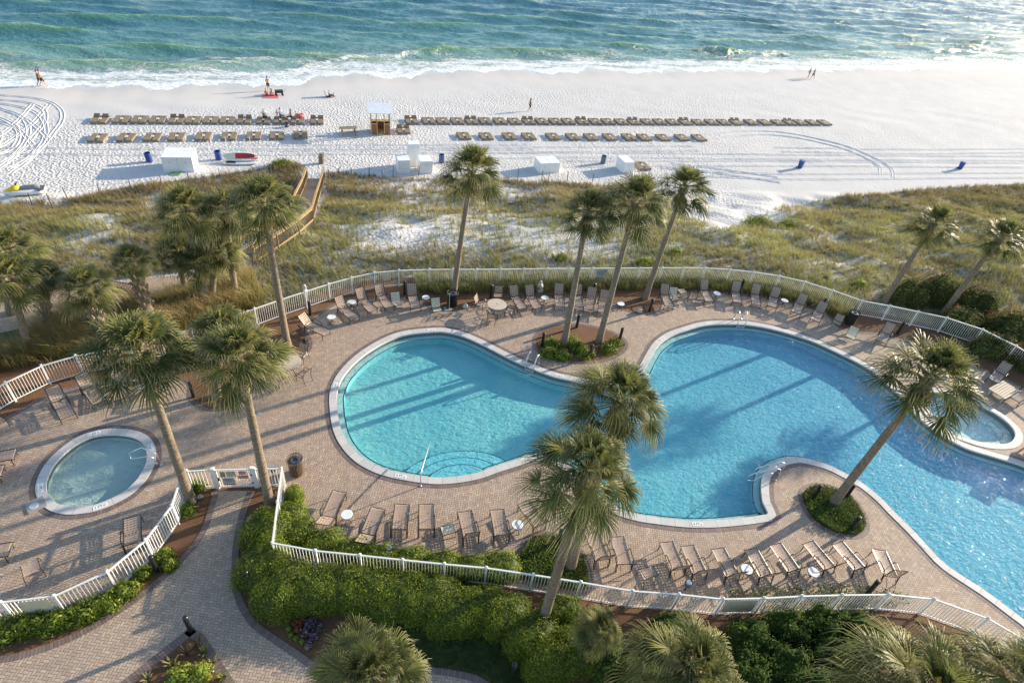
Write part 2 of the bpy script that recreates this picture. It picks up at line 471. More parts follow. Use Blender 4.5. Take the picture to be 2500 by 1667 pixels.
# ------------------------------------------------------------------ pool outlines (water edge, world xy)
def trace(pts, wcop):
    P = np.array([at(a, b, 0) for a, b, *_ in pts]); isout = [len(q) > 2 for q in pts]
    if not ccw(P): P = P[::-1]; isout = isout[::-1]
    N = normals2(P)
    for i, o in enumerate(isout):
        if o: P[i, :2] += N[i] * wcop
    return P
o = 'o'
poolP = trace([(1058, 800.8, o), (968, 813, o), (886.5, 854, o), (832, 903, o), (807, 950, o), (805, 1000, o), (818, 1063, o), (856, 1117, o), (914, 1153, o), (988, 1172.5, o), (1073, 1182, o), (1158.7, 1172, o), (1222, 1151, o),
    (1262, 1122), (1300, 1110), (1345, 1115), (1403, 1146), (1450, 1190), (1483, 1222), (1515, 1243), (1560, 1256), (1600, 1262), (1650, 1268), (1700, 1271), (1760, 1269), (1820, 1263), (1860, 1257), (1875, 1252),
    (1862, 1225), (1858, 1189), (1862, 1160), (1874, 1142), (1898, 1126), (1925, 1118), (1957, 1117), (2017, 1133), (2061, 1154), (2106, 1180), (2151, 1216), (2183, 1249), (2225, 1290), (2270, 1338), (2312, 1380), (2407, 1443), (2500, 1512), (2600, 1580),
    (2760, 1480), (2760, 1300), (2620, 1190), (2500, 1138), (2425, 1115), (2359, 1094), (2301, 1063), (2260, 1034), (2226, 1001), (2205, 972), (2184, 943, o), (2145, 907, o), (2103, 881, o), (2048, 854, o), (1980, 824, o), (1898, 799, o), (1830, 786, o), (1762, 783, o), (1711, 787, o), (1667, 799, o), (1628, 813, o), (1596, 836, o), (1576, 866, o), (1556, 900, o), (1520, 925, o), (1460, 930, o), (1386, 916, o), (1358, 910, o), (1318, 896, o), (1274, 878, o), (1231, 857, o), (1182, 832, o), (1135, 812, o), (1098, 803, o)], .36)
kidP = trace([(229.6, 1065.7), (280.6, 1061), (326.5, 1068), (349.5, 1083.6), (358, 1104), (357, 1129.5), (345, 1155), (328, 1178), (296.5, 1203.7), (244, 1228), (209, 1235), (174, 1237), (139.5, 1228), (118.6, 1207), (113, 1180), (127.6, 1142), (153, 1111.6), (189, 1083.6)], .36)
spaP = trace([(2259.5, 971), (2266, 999.5), (2286, 1026), (2317.6, 1052.6), (2359, 1069), (2400.6, 1081), (2442, 1084), (2467, 1079), (2478.5, 1062.6), (2472, 1044), (2450, 1022.8), (2425, 1006), (2400, 993), (2370, 978), (2342, 968), (2293, 958), (2268, 960)], .36)
pool_c = catmull(poolP, True, .22); kid_c = catmull(kidP, True, .15); spa_c = catmull(spaP, True, .15)

# near ground region
by = np.array([[-70, 24.5]] + [[p[0], p[1]] for p in offset(backF, 0, False)])
def yb(x):
    f = np.interp(x, backF[:, 0], backF[:, 1]) + 1.0
    return np.where(x < -4.5, np.maximum(f, 33.0 + 1.5 * sstep(-4, -12, x)), f)
xs = np.linspace(-60, float(backF[-1, 0]) - .1, 160)
NEAR = [(xs[-1] + 1.0, 12.0), (xs[-1] + 1, -12), (-60, -12)] + [(x, float(yb(x))) for x in xs]
NEAR = np.array(NEAR)

# terrain
gx = np.unique(np.concatenate([np.arange(-45, 100, .45), 100 + np.cumsum(1.03 ** np.arange(90) * .5), -45 - np.cumsum(1.06 ** np.arange(40) * .5)]))
gy = np.unique(np.concatenate([np.arange(-14, 30, 2.), np.arange(30, 112, .4), 112 + np.cumsum(1.05 ** np.arange(60) * .5)]))
GX, GY = np.meshgrid(gx, gy)
GZ = ter0(GX, GY)
inn = inside(np.stack([GX.ravel(), GY.ravel()], 1), NEAR).reshape(GX.shape)
deep = inn & inside(np.stack([GX.ravel(), GY.ravel() + 1.3], 1), NEAR).reshape(GX.shape)
GZ = np.where(deep, -3.0, GZ)
d = shore_y(GX) - GY
tread = sstep(6, 20, d) * (.35 + .65 * sstep(-.5, .5, wav(GX, GY, .11, 3) + .6 * (1 - sstep(58, 84, GY)))) * (1 - .55 * sstep(34, 70, GX) * sstep(50, 56, GY))
tread = np.where(GY < 57, tread * .55, tread)
nx, ny = len(gx), len(gy)
I = np.arange(nx * ny).reshape(ny, nx)
Q = np.stack([I[:-1, :-1].ravel(), I[:-1, 1:].ravel(), I[1:, 1:].ravel(), I[1:, :-1].ravel()], 1)
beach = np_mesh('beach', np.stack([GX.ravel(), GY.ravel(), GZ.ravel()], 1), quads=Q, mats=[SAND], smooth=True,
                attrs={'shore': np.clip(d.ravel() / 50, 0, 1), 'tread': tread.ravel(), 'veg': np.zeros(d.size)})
tag(beach, 'white sand beach with footprints rising to low dunes', kind='structure')

# tyre tracks pressed into the sand: ridged ribbons
def track(pts, gap=1.5, wd=.34):
    C = catmull(np.array([on_ter(a, b) for a, b in pts]), False, .5)
    N = normals2(C, False)
    for s in (-gap / 2, gap / 2):
        G = []
        for i in range(len(C)):
            row = []
            for k, hh in ((-1.9, -.03), (-1, .045), (-.55, .008), (.55, .008), (1, .045), (1.9, -.03)):
                q = C[i, :2] + N[i] * (s + k * wd / 2)
                row.append((q[0], q[1], float(ter0(q[0], q[1])) + hh + .015 * math.sin(i * 1.9 + s)))
            G.append(row)
        TR.sheet(np.array(G))
TR = MB()
for pts in ([(-60, 368), (300, 372), (700, 372), (1200, 368), (1700, 363)], [(560, 360), (900, 362), (1300, 360)], [(1100, 382), (1500, 380), (2000, 385), (2560, 388)], [(1300, 402), (1800, 400), (2300, 403), (2560, 405)],
            [(1620, 418), (1900, 432), (2300, 430), (2560, 428)], [(1900, 366), (2200, 371), (2560, 368)], [(1600, 356), (1720, 335), (1850, 325), (1960, 336), (2060, 360), (2120, 385), (2160, 410), (2165, 430)],
            [(1640, 405), (1760, 420), (1900, 440)], [(-40, 236), (70, 245), (120, 262), (132, 290), (105, 330), (60, 380), (0, 425)], [(-40, 255), (40, 268), (80, 290), (90, 330), (55, 380), (0, 410)],
            [(-40, 262), (50, 300), (100, 350)], [(100, 255), (60, 300), (0, 345), (-40, 365)], [(-40, 300), (20, 320), (10, 360), (-40, 380)]):
    track(pts)
tr = TR.build('tyre_tracks', SAND, smooth=False)
for nm, v in (('shore', .6), ('tread', .25)):
    a_ = tr.data.attributes.new(nm, 'FLOAT', 'POINT'); a_.data.foreach_set('value', [v] * len(tr.data.vertices))
tag(tr, 'tyre tracks looping across the white sand', kind='structure')

# ------------------------------------------------------------------ sea
def sea_mat():
    t = NT('sea_water'); p = t.pos()
    d = t.attr('off')          # metres offshore
    x = t.n('ShaderNodeSeparateXYZ'); t.l(p, x.inputs[0]); z = t.math('ADD', x.outputs[2], 5.45)
    deep = t.ramp(t.math('DIVIDE', d, 70.0), [(0.0, (.34, .44, .42)), (.10, (.22, .36, .32)), (.25, (.09, .24, .24)), (.6, (.05, .17, .215)), (1.0, (.045, .15, .215))])
    cr = t.ramp(z, [(.12, 0.0), (.45, .8)])
    near = t.ramp(t.math('DIVIDE', d, 60.0), [(0.0, 1.0), (1.0, .25)])
    c = t.mix(t.math('MULTIPLY', cr, near), deep, (.14, .30, .10))
    pw = t.mapping(p, (.55, 1.0, 1), (0, 0, .10))
    w1 = t.noise(pw, .55, 4, .6, .5); w2 = t.noise(t.mapping(p, (.5, 1, 1), (0, 0, -.2)), 2.0, 4, .65, .4)
    h = t.math('ADD', t.math('MULTIPLY', w1, 1.0), t.math('MULTIPLY', w2, .75))
    # foam: broken lace near the edge, torn crests further out
    n1 = t.noise(t.mapping(p, (.7, 1.2, 1)), 1.3, 6, .72, 1.2)
    n2 = t.noise(t.mapping(p, (.22, 1.0, 1), (0, 0, .08)), .55, 3, .6, .6)
    edge = t.ramp(t.math('DIVIDE', d, 20.0), [(0.0, .62), (.10, .36), (.22, .46), (.34, .24), (.52, .18), (.8, .08), (1.0, .0)])
    f = t.math('ADD', t.math('ADD', n1, edge), t.math('MULTIPLY', n2, .55))
    foam = t.ramp(f, [(.0, 0.0), (1.02 / 2, 0.0), (1.2 / 2, .85), (1.0, 1.0)])
    foam.node.inputs[0].links[0]
    fh = t.math('MULTIPLY', f, .5); t.l(fh, foam.node.inputs[0])
    crest = t.attr('crest')
    cf = t.math('MULTIPLY', crest, t.ramp(n1, [(.42, 0.0), (.55, 1.0)]))
    foam = t.math('MAXIMUM', foam, cf)
    c = t.mix(foam, c, (.86, .89, .92))
    rough = t.ramp(foam, [(0, .13), (1, .9)])
    nrm = t.bump(h, .42, .85, t.bump(t.math('MULTIPLY', foam, n1), .25))
    return t.done(t.pbr(c, rough, nrm, spec=.5))
def swell(x, y):
    """crests roughly parallel to the beach, broken along their length"""
    off = y - shore_y(np.clip(x, -60, 200))
    z = np.zeros_like(x); cre = np.zeros_like(x)
    for k, (L, A, an, ph) in enumerate(((9.0, .26, .06, 0.), (6.1, .16, -.12, 1.), (4.1, .10, .2, 2.), (2.6, .055, -.32, 3.), (13., .2, -.03, 4.), (1.7, .035, .5, 5.))):
        ph_ = 2 * np.pi * (y * math.cos(an) + x * math.sin(an)) / L + ph + 1.3 * np.sin(x * .11 + k) + .8 * np.sin(x * .043 * k + y * .05)
        am = .5 + .5 * np.sin(x * .09 * (1 + .3 * k) + y * .07 + 2.1 * k) * np.sin(x * .031 + k)
        s = np.sin(ph_); pk = ((1 + s) / 2) ** 2.2
        z += A * (.35 + am) * (2 * pk - .75)
    fade = sstep(-.5, 9, off)
    z = z * (.10 + .9 * fade)
    # two breaking lines close in
    for dd, A, wl in ((10.5, .50, .9), (6.0, .28, .6)):
        c = dd + 1.6 * np.sin(x * .07 + dd) + .7 * np.sin(x * .23 + dd)
        am = sstep(.1, .7, np.sin(x * .085 + dd * 1.3) * .6 + .5 * np.sin(x * .19 + dd) + .25)
        g = np.exp(-((off - c) / wl) ** 2) * am
        z += A * g
        cre += np.exp(-((off - c + .35) / .45) ** 2) * am * sstep(-.2, .6, np.sin(x * .31 + dd) + .3 * np.sin(x * 1.3))
    cre += sstep(.60, .95, z) * sstep(14, 40, off) * .8
    return z, np.clip(cre, 0, 1), off
sx_ = np.unique(np.concatenate([np.arange(-62, 120, .55), 120 + np.cumsum(1.018 ** np.arange(150) * .6), -62 - np.cumsum(1.06 ** np.arange(30) * .6)]))
so_ = np.unique(np.concatenate([np.arange(-3.5, 30, .33), 30 + np.cumsum(1.012 ** np.arange(190) * .36)]))
so_ = np.concatenate([so_, so_[-1] + np.cumsum(1.25 ** np.arange(22) * 4)])
SX, SO = np.meshgrid(sx_, so_); SY = shore_y(SX) + SO
z, cre, off = swell(SX, SY)
far = sstep(150, 300, SO); z = z * (1 - far)
lift = .03 * np.sin(SX * .8) * (SO < 3)
SZ = -5.45 + z + np.where(SO < 0, -.0, 0)
# thin run-up sheet follows the sand
SZ = np.where(SO < 1.6, np.maximum(SZ, ter0(SX, SY) + .02 + .02 * sstep(-3.5, -1, SO)), SZ)
# ragged edge of the run-up
rag = -2.2 + 1.3 * np.sin(SX * .45) + .7 * np.sin(SX * 1.15 + 1) + .3 * np.sin(SX * 2.7)
SZ = np.where(SO < rag, ter0(SX, SY) - .12, SZ)
nx, ny = SX.shape[1], SX.shape[0]
I = np.arange(nx * ny).reshape(ny, nx)
Q = np.stack([I[:-1, :-1].ravel(), I[:-1, 1:].ravel(), I[1:, 1:].ravel(), I[1:, :-1].ravel()], 1)
sea = np_mesh('sea', np.stack([SX.ravel(), SY.ravel(), SZ.ravel()], 1), quads=Q, mats=[sea_mat()], smooth=True,
              attrs={'off': (SO - rag * .4).ravel(), 'crest': cre.ravel()})
tag(sea, 'green blue sea breaking in white foam on the beach', kind='structure')

# ------------------------------------------------------------------ near ground sheets
pool_o = offset(pool_c, .36); kid_o = offset(kid_c, .36); spa_o = offset(spa_c, .36)
hole_main = offset(pool_c, .30)
pool_hole, kid_hole, spa_hole = offset(pool_c, .28), offset(kid_c, .28), offset(spa_c, .24)
# the spa shares its wall with the pool: merge both holes for the sheets
def merge_holes(A, B):
    keepA = ~inside(A, B); keepB = ~inside(B, A)
    def run(P, k):
        n = len(P); st = [i for i in range(n) if k[i] and not k[i - 1]]
        if not st: return P
        best = []
        for s0 in st:
            r_ = []; i = s0
            while k[i % n] and len(r_) < n: r_.append(P[i % n]); i += 1
            if len(r_) > len(best): best = r_
        return np.array(best)
    return np.vstack([run(A, keepA), run(B, keepB)])
HOLES = [merge_holes(pool_hole, spa_hole)] if inside(pool_hole, spa_hole).any() else [pool_hole, spa_hole]
soil = poly_sheet('mulch_ground', NEAR, HOLES + [kid_hole], -.012, MULCH)
tag(soil, 'reddish brown pine mulch between the plantings', kind='structure')
DECK = np.vstack([backF[:, :2], np.array([[backF[-1, 0], 3.0]]), frontF[::-1, :2], leftF[::-1, :2]])
DECK = np.hstack([DECK, np.zeros((len(DECK), 1))])
deck = poly_sheet('paver_deck', DECK[::-1], HOLES + [kid_hole], 0.0, PAVER)
tag(deck, 'herringbone brick pool deck', kind='structure')
bed_edge = [(-120, 1085), (0, 1034), (64, 999), (115, 969), (179, 948), (255, 932), (340, 927), (413, 927), (446, 931), (459, 945), (456, 969), (472, 989), (510, 1004), (560, 999), (600, 975), (625, 945), (650, 905), (700, 872), (740, 868), (762, 850), (760, 825), (745, 800), (775, 775), (820, 745), (880, 733), (960, 730), (1020, 733), (1040, 748), (1060, 758), (1100, 761), (1165, 750), (1236, 735), (1345, 729), (1454, 730), (1503, 750), (1549, 766), (1590, 768), (1612, 756), (1625, 728), (1680, 716), (1740, 713), (1776, 720), (1850, 727), (1912, 737), (1970, 752), (2015, 768), (2034, 790), (2056, 804), (2102, 814), (2160, 820), (2250, 850), (2330, 880), (2400, 905), (2470, 935), (2540, 980), (2620, 1040)]
E1 = catmull(np.array([at(a, b) for a, b in bed_edge]), False, .3)
bed = poly_sheet('mulch_bed', np.vstack([E1, backF[::-1] * (1, 1, 0)]), z=.004, mat=MULCH)
tag(bed, 'strip of reddish mulch along the back fence', kind='structure')
eb = ribbon('paver_border', E1, offset(E1, -.2, False), .008, .008, BORDER, closed=False)
tag(eb, 'dark brick edging of the mulch strip', kind='structure')
def oval(name, pts, mat, border=.22, z=.004, lab=''):
    P = np.array([at(a, b) for a, b in pts])
    if not ccw(P): P = P[::-1]
    c = catmull(P, True, .12)
    s = poly_sheet(name, c, z=z, mat=mat); tag(s, lab, kind='structure')
    b = ribbon('planter_edging', c, offset(c, border), z + .004, z + .004, BORDER); tag(b, 'dark brick edging round ' + lab, kind='structure')
    return c
isl1 = oval('planter_bed', [(1309, 830), (1312, 850), (1330, 865), (1370, 878), (1420, 883), (1470, 878), (1510, 862), (1525, 843), (1515, 825), (1490, 812), (1450, 800), (1400, 794), (1350, 800), (1320, 812)], MULCH, lab='mulched island with low shrubs')
isl2 = oval('planter_bed', [(1960, 1205), (1966, 1235), (1990, 1270), (2030, 1295), (2075, 1305), (2105, 1298), (2111, 1275), (2100, 1245), (2075, 1215), (2040, 1195), (2000, 1187), (1975, 1192)], MULCH, lab='leafy island on the pool peninsula')
isl3 = oval('planter_bed', [(1283, 1340), (1290, 1318), (1320, 1309), (1360, 1312), (1400, 1335), (1425, 1370), (1435, 1420), (1420, 1440), (1350, 1432), (1285, 1415), (1250, 1400), (1262, 1360)], MULCH, lab='ground cover bed at the front fence')
# paths outside the fence
pathP = [(519, 1200), (519, 1215), (488, 1298), (436, 1364), (366, 1427), (279, 1490), (174, 1549), (70, 1587), (0, 1601), (-160, 1625), (-200, 1900), (1500, 1900), (1450, 1760), (1225, 1680), (1165, 1648), (1100, 1633), (1043, 1627), (980, 1632), (900, 1655), (850, 1655), (790, 1630), (728, 1588), (640, 1528), (614, 1500), (589, 1451), (582, 1382), (586, 1315), (600, 1252), (617, 1207), (617, 1198)]
PW = np.array([at(a, b) for a, b in pathP])
path = poly_sheet('brick_path', catmull(PW, True, .4), z=.004, mat=PATHM); tag(path, 'curving herringbone brick path below the fence', kind='structure')
def border(pts, wd, side, z=.008, lab='dark brick edging of the path', step=.2):
    C = catmull(np.array([at(a, b) for a, b in pts]), False, step)
    r_ = ribbon('path_edging', C, offset(C, side * wd, False), z, z, BORDER, closed=False); tag(r_, lab, kind='structure')
border([(519, 1205), (488, 1298), (436, 1364), (366, 1427), (279, 1490), (174, 1549), (70, 1587), (0, 1601), (-160, 1625)], .24, -1)
border([(617, 1200), (600, 1252), (586, 1315), (582, 1382), (589, 1451), (614, 1500), (640, 1528), (728, 1588), (790, 1630), (850, 1655)], .24, 1)
border([(980, 1632), (1043, 1627), (1100, 1633), (1165, 1648), (1225, 1680), (1450, 1760)], .24, 1)
tri = np.array([at(a, b) for a, b in [(467, 1528), (349, 1622), (250, 1700), (150, 1800), (640, 1800), (575, 1667), (544, 1619), (499, 1549)]])
tb = poly_sheet('planting_bed', tri, z=.009, mat=MULCH); tag(tb, 'triangular planting bed between two paths', kind='structure')
for seg, s in ((((150, 1800), (250, 1700), (349, 1622), (467, 1528)), 1), (((467, 1528), (499, 1549), (544, 1619), (575, 1667), (640, 1800)), 1)):
    C = np.array([at(a, b) for a, b in seg]); r_ = ribbon('path_edging', C, offset(C, .3 * s, False), .010, .010, BORDER, closed=False); tag(r_, 'dark brick edging of the triangular bed', kind='structure')
lawn = poly_sheet('lawn', catmull(np.array([at(a, b) for a, b in [(900, 1560), (957, 1520), (1030, 1508), (1106, 1511), (1195, 1535), (1300, 1590), (1400, 1680), (1450, 1755), (1225, 1676), (1165, 1644), (1043, 1624), (980, 1629), (920, 1640)]]), True, .3), z=.006, mat=LAWN)
tag(lawn, 'shaded mown lawn under the hedge', kind='structure')
lp = poly_sheet('brick_path', np.array([at(a, b) for a, b in [(-200, 780), (-80, 755), (60, 728), (150, 705), (290, 690), (380, 676), (450, 672), (520, 652), (560, 632), (625, 632), (600, 668), (520, 700), (450, 722), (340, 745), (240, 752), (152, 775), (76, 796), (0, 813), (-80, 830), (-200, 850)]]), z=.004, mat=PATHM)
tag(lp, 'brick path leading to the beach boardwalk', kind='structure')
ll = poly_sheet('lawn', np.array([at(a, b) for a, b in [(-200, 852), (0, 815), (76, 798), (152, 777), (155, 792), (60, 830), (0, 850), (-200, 900)]]), z=.006, mat=LAWN)
tag(ll, 'narrow strip of grass beside the brick path', kind='structure')

# ------------------------------------------------------------------ pools
def tint_water(name='pool_water', col=(.70, .94, .965, 1), fine=1.0):
    t = NT(name); p = t.pos()
    n1 = t.noise(t.mapping(p, (1, 1.9, 1), (0, 0, .35)), 1.6, 2, .5, .8); n2 = t.noise(t.mapping(p, (1, 1.9, 1), (0, 0, .2)), 3.6, 2, .5, .8)
    n3 = t.noise(p, .16, 2)
    st = t.ramp(n3, [(.35, .55), (.65, 1.0)])
    nrm = t.bump(t.math('ADD', n1, t.math('MULTIPLY', n2, .6)), .15, st)
    g = t.n('ShaderNodeBsdfGlossy'); g.inputs['Roughness'].default_value = .012; t.l(nrm, g.inputs['Normal'])
    tr_ = t.n('ShaderNodeBsdfTransparent'); tr_.inputs[0].default_value = col
    fr = t.n('ShaderNodeFresnel'); bk = t.n('ShaderNodeNewGeometry').outputs['Backfacing']; t.l(t.math('MULTIPLY_ADD', bk, -.578, 1.33), fr.inputs[0]); t.l(nrm, fr.inputs[1])
    mx = t.n('ShaderNodeMixShader'); t.l(fr.outputs[0], mx.inputs[0]); t.l(tr_.outputs[0], mx.inputs[1]); t.l(g.outputs[0], mx.inputs[2])
    return t.done(mx.outputs[0])
WATER = tint_water(); WATER_S = tint_water('shallow_water', (.86, .955, .95, 1))
def basin_mat(name, a, b):
    t = NT(name); p = t.pos()
    n = t.noise(p, .35, 3, .5, .5); n2 = t.noise(p, 2.2, 3, .6, 1.5)
    c = t.ramp(t.math('ADD', t.math('MULTIPLY', n, .75), t.math('MULTIPLY', n2, .25)), [(.38, a), (.62, b)])
    if name == 'pool_plaster':     # darker blue of the shaded, deeper water painted into the floor colour by x
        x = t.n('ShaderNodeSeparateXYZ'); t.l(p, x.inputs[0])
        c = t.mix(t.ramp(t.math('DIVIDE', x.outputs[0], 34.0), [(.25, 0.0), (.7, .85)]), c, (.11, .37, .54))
    return t.done(t.pbr(c, .7, t.bump(t.noise(t.mapping(p, (1, 1.6, 1)), 4.2, 3, .6, .5), .05)))
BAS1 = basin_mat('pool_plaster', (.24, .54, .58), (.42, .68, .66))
BAS2 = basin_mat('kid_pool_plaster', (.50, .56, .53), (.62, .68, .62))
BAS3 = basin_mat('spa_plaster', (.52, .74, .76), (.66, .84, .84))
LEDGE = simple('ledge_plaster', (.66, .68, .64), .7, var=.12, scale=2)
TILE = simple('dark_tile', (.035, .05, .07), .25, var=.3, scale=12)
WALLT = simple('pool_wall_tile', (.20, .19, .18), .35, var=.2, scale=8)
WHITEP = simple('white_plaster', (.75, .75, .72), .6)
def make_pool(name, label, cat, c, basmat, depth, ledge=.28, ledge_z=-.26, water_z=-.13, wd=.36, watername='pool_water', wlab='', wmat=None, border_keep=None, border_w=.22):
    ctr = c.mean(0); root = thing(name, label, cat, (0, 0, 0))
    co = offset(c, wd); ci = offset(c, -ledge)
    ribbon('coping', c, co, .025, .025, COPING, parent=root)
    ribbon('coping_nose', c, offset(c, .001), -.06, .025, simple('coping_nose', (.74, .72, .70), .6), parent=root)
    ribbon('coping_side', offset(c, .0), offset(c, .0), .024, -.06, MATS['coping_nose'], parent=root) if 0 else None
    ribbon('tile_band', offset(c, .004), offset(c, .004), -.06, ledge_z, WALLT, parent=root)
    if ledge:
        ribbon('ledge', offset(c, .01), ci, ledge_z, ledge_z, LEDGE, parent=root)
        ribbon('ledge_tile', ci, offset(ci, -.05), ledge_z + .004, ledge_z + .004, TILE, parent=root)
    wall = ribbon('basin_wall', offset(ci, -.0), offset(ci, -.02), ledge_z, depth, basmat, parent=root)
    poly_sheet('basin_floor', offset(ci, .02), z=depth, mat=basmat, parent=root)
    # outer skirt under the coping so nothing shows through
    ribbon('coping_edge', co, co, .025, -.02, COPING, parent=root)
    wt = poly_sheet(watername, offset(c, .003), z=water_z, mat=wmat or WATER); tag(wt, wlab, kind='structure')
    if border_keep is None or border_keep is not False:
        bo = offset(co, border_w)
        b = ribbon('paver_border', co, bo, .005, .005, BORDER) if border_keep is None else None
        if b: tag(b, 'dark brick border round the ' + cat, kind='structure')
    return root
pool = make_pool('swimming_pool', 'large free-form blue swimming pool with pale coping', 'swimming pool', pool_c, BAS1, -.66, wlab='clear turquoise water of the big pool')  # floor built shallow to shorten the wall shadows cast without refraction
kid = make_pool('wading_pool', 'small oval wading pool with pale greenish shallow water', 'wading pool', kid_c, BAS2, -.32, ledge=0, ledge_z=-.2, water_z=-.10, wmat=WATER_S, wlab='shallow pale water of the wading pool')
spa = make_pool('spa_pool', 'oval hot tub with a bench set in the pool edge under a palm', 'hot tub', spa_c, BAS3, -.62, ledge=.42, ledge_z=-.30, water_z=-.12, wmat=WATER_S, wlab='clear water of the oval hot tub', border_keep=False)
# steps in the shallow end
SW = np.array([at(a, b)[:2] for a, b in [(995, 1150), (1110, 1162), (1225, 1120)]])
cst = at(1120, 1170)[:2]
for k, rad in enumerate((1.1, 1.6, 2.1)):
    zz = -.24 - .09 * k
    pts = []
    for t_ in np.linspace(0, 2 * math.pi, 90, endpoint=False):
        pts.append((cst[0] + rad * 1.35 * math.cos(t_), cst[1] + rad * .95 * math.sin(t_), 0))
    pts = np.array(pts)
    # keep the part inside the pool
    ci = offset(pool_c, -.12)
    clipped = []
    inn_ = inside(pts, ci)
    for q, a_ in zip(pts, inn_):
        if not a_:
            j = np.argmin(np.linalg.norm(ci[:, :2] - q[:2], axis=1)); q = ci[j]
        clipped.append(q)
    clipped = np.array(clipped)
    st = poly_sheet('pool_step', clipped, z=zz, mat=basin_mat('step_plaster', (.30, .64, .70), (.40, .72, .74)) if k == 0 else MATS['step_plaster'], parent=pool)
    if k == 0: MATS['step_plaster'] = st.data.materials[0]
    seg = clipped[inn_]
    if len(seg) > 3:
        s0 = int(np.argmax(np.linalg.norm(np.diff(np.vstack([seg, seg[:1]]), axis=0), axis=1))); seg = np.roll(seg, -(s0 + 1), 0)
        ribbon('step_tile', seg, offset(seg, -.028, False), zz + .005, zz + .005, TILE, closed=False, parent=pool)
        ribbon('step_riser', seg, offset(seg, .0, False), zz, zz - .10, MATS['step_plaster'], closed=False, parent=pool)
# skimmer plate of the wading pool
q0 = at(88, 1233)
mb = MB(); mb.box((q0[0], q0[1], .02), (.62, .62, .04), rz=R(-62)); sk_ = mb.build('skimmer_plate', COPING, kid)
mb = MB(); mb.lathe((q0[0] - .05, q0[1] - .05, .041), [(.17, 0), (.17, .006), (.15, .012)], 20); mb.build('skimmer_lid', simple('grey_plastic', (.55, .55, .55), .4), kid)
# ------------------------------------------------------------------ fences
WHITE = simple('white_fence_paint', (.78, .77, .74), .4, var=.06, scale=3)
CREAM = simple('cream_board', (.58, .52, .38), .6, var=.12)
BLACKM = simple('black_powder_coat', (.018, .02, .022), .35, var=.3)
DARKF = simple('charcoal_frame', (.018, .019, .022), .35, var=.3)
CHROME = simple('stainless_steel', (.74, .74, .75), .28, metal=.75, var=.05)
def fence(name, T, label, skip=()):
    o0 = T[len(T) // 2]
    f = thing(name, label, 'fence', (o0[0], o0[1], 0))
    off = np.array([o0[0], o0[1], 0])
    for i, p in enumerate(T):
        q = p * (1, 1, 0) - off
        d = (T[min(i + 1, len(T) - 1)] - T[max(i - 1, 0)]); rz = math.atan2(d[1], d[0])
        m_ = MB(); m_.box(q + (0, 0, .60), (.075, .075, 1.24), rz); m_.box(q + (0, 0, 1.235), (.10, .10, .03), rz); m_.box(q + (0, 0, 1.265), (.07, .07, .03), rz, taper=.3)
        m_.build('post', WHITE, f)
    for i in range(len(T) - 1):
        a = T[i] * (1, 1, 0) - off; b = T[i + 1] * (1, 1, 0) - off; d = b - a; L = np.linalg.norm(d)
        if L < .2: continue
        d /= L; a2 = a + d * .038; b2 = b - d * .038
        m_ = MB(); m_.bar(a2 + (0, 0, 1.165), b2 + (0, 0, 1.165), .055, .055); m_.bar(a2 + (0, 0, .12), b2 + (0, 0, .12), .035, .035)
        n = max(2, int(L / .118)); rz = math.atan2(d[1], d[0])
        for k in range(1, n):
            q = a + d * L * k / n
            m_.box(q + (0, 0, .638), (.02, .02, 1.0), rz)
        m_.build('picket_panel', WHITE, f)
    return f, off
bf, boff = fence('picket_fence', backF, 'long curved white metal fence between the pool deck and the dunes')
lf, loff = fence('picket_fence', leftF, 'curved white metal fence at lower left beside the brick path')
ff, foff = fence('picket_fence', frontF, 'white metal fence running through the front hedges to the right corner')
def board(par, off, T, i, f0, f1, z0, z1, mat=CREAM, name='board_panel'):
    a, b = T[i], T[i + 1]; p = a + (b - a) * f0; q = a + (b - a) * f1
    d = (b - a)[:2]; d /= np.linalg.norm(d); n = np.array([d[1], -d[0], 0]) * .022
    m_ = MB(); m_.bar(p * (1, 1, 0) - off + n + (0, 0, (z0 + z1) / 2), q * (1, 1, 0) - off + n + (0, 0, (z0 + z1) / 2), .012, z1 - z0)
    return m_.build(name, mat, par)
board(lf, loff, leftF, 1, .30, .85, .25, 1.08)
board(ff, foff, frontF, 13, .12, .88, .25, 1.08)
board(bf, boff, backF, 14, .35, .65, .55, 1.05)
SGREY = simple('grey_sign', (.42, .43, .42), .5)
s_ = board(bf, boff, backF, 23, .18, .62, .35, 1.12, SGREY, 'sign')
tag(s_, label='grey pool notice sign hung on the back fence')
def text(body, size, loc, rot, mat, parent=None, name='lettering', ext=.0015, align='CENTER'):
    cu = bpy.data.curves.new(name, 'FONT'); cu.body = body; cu.size = size; cu.extrude = ext; cu.align_x = align; cu.align_y = 'CENTER'; cu.resolution_u = 2
    to = bpy.data.objects.new(name, cu); COL.objects.link(to)
    dg = bpy.context.evaluated_depsgraph_get(); me = bpy.data.meshes.new_from_object(to.evaluated_get(dg))
    bpy.data.objects.remove(to); me.materials.clear(); me.materials.append(mat)
    ob = _link(bpy.data.objects.new(name, me), parent); ob.matrix_basis = Matrix.Translation(Vector([float(a) for a in loc])) @ rot.to_4x4()
    return ob
def up_rot(d):
    """text standing upright, reading direction d (xy), facing to the right-hand side of d"""
    d = Vector((d[0], d[1], 0)).normalized(); n = d.cross(Vector((0, 0, 1)))
    return Matrix((d, Vector((0, 0, 1)), n)).transposed()
INK = simple('black_lettering', (.02, .02, .02), .6); RED = simple('red_sign_ink', (.42, .05, .05), .6)
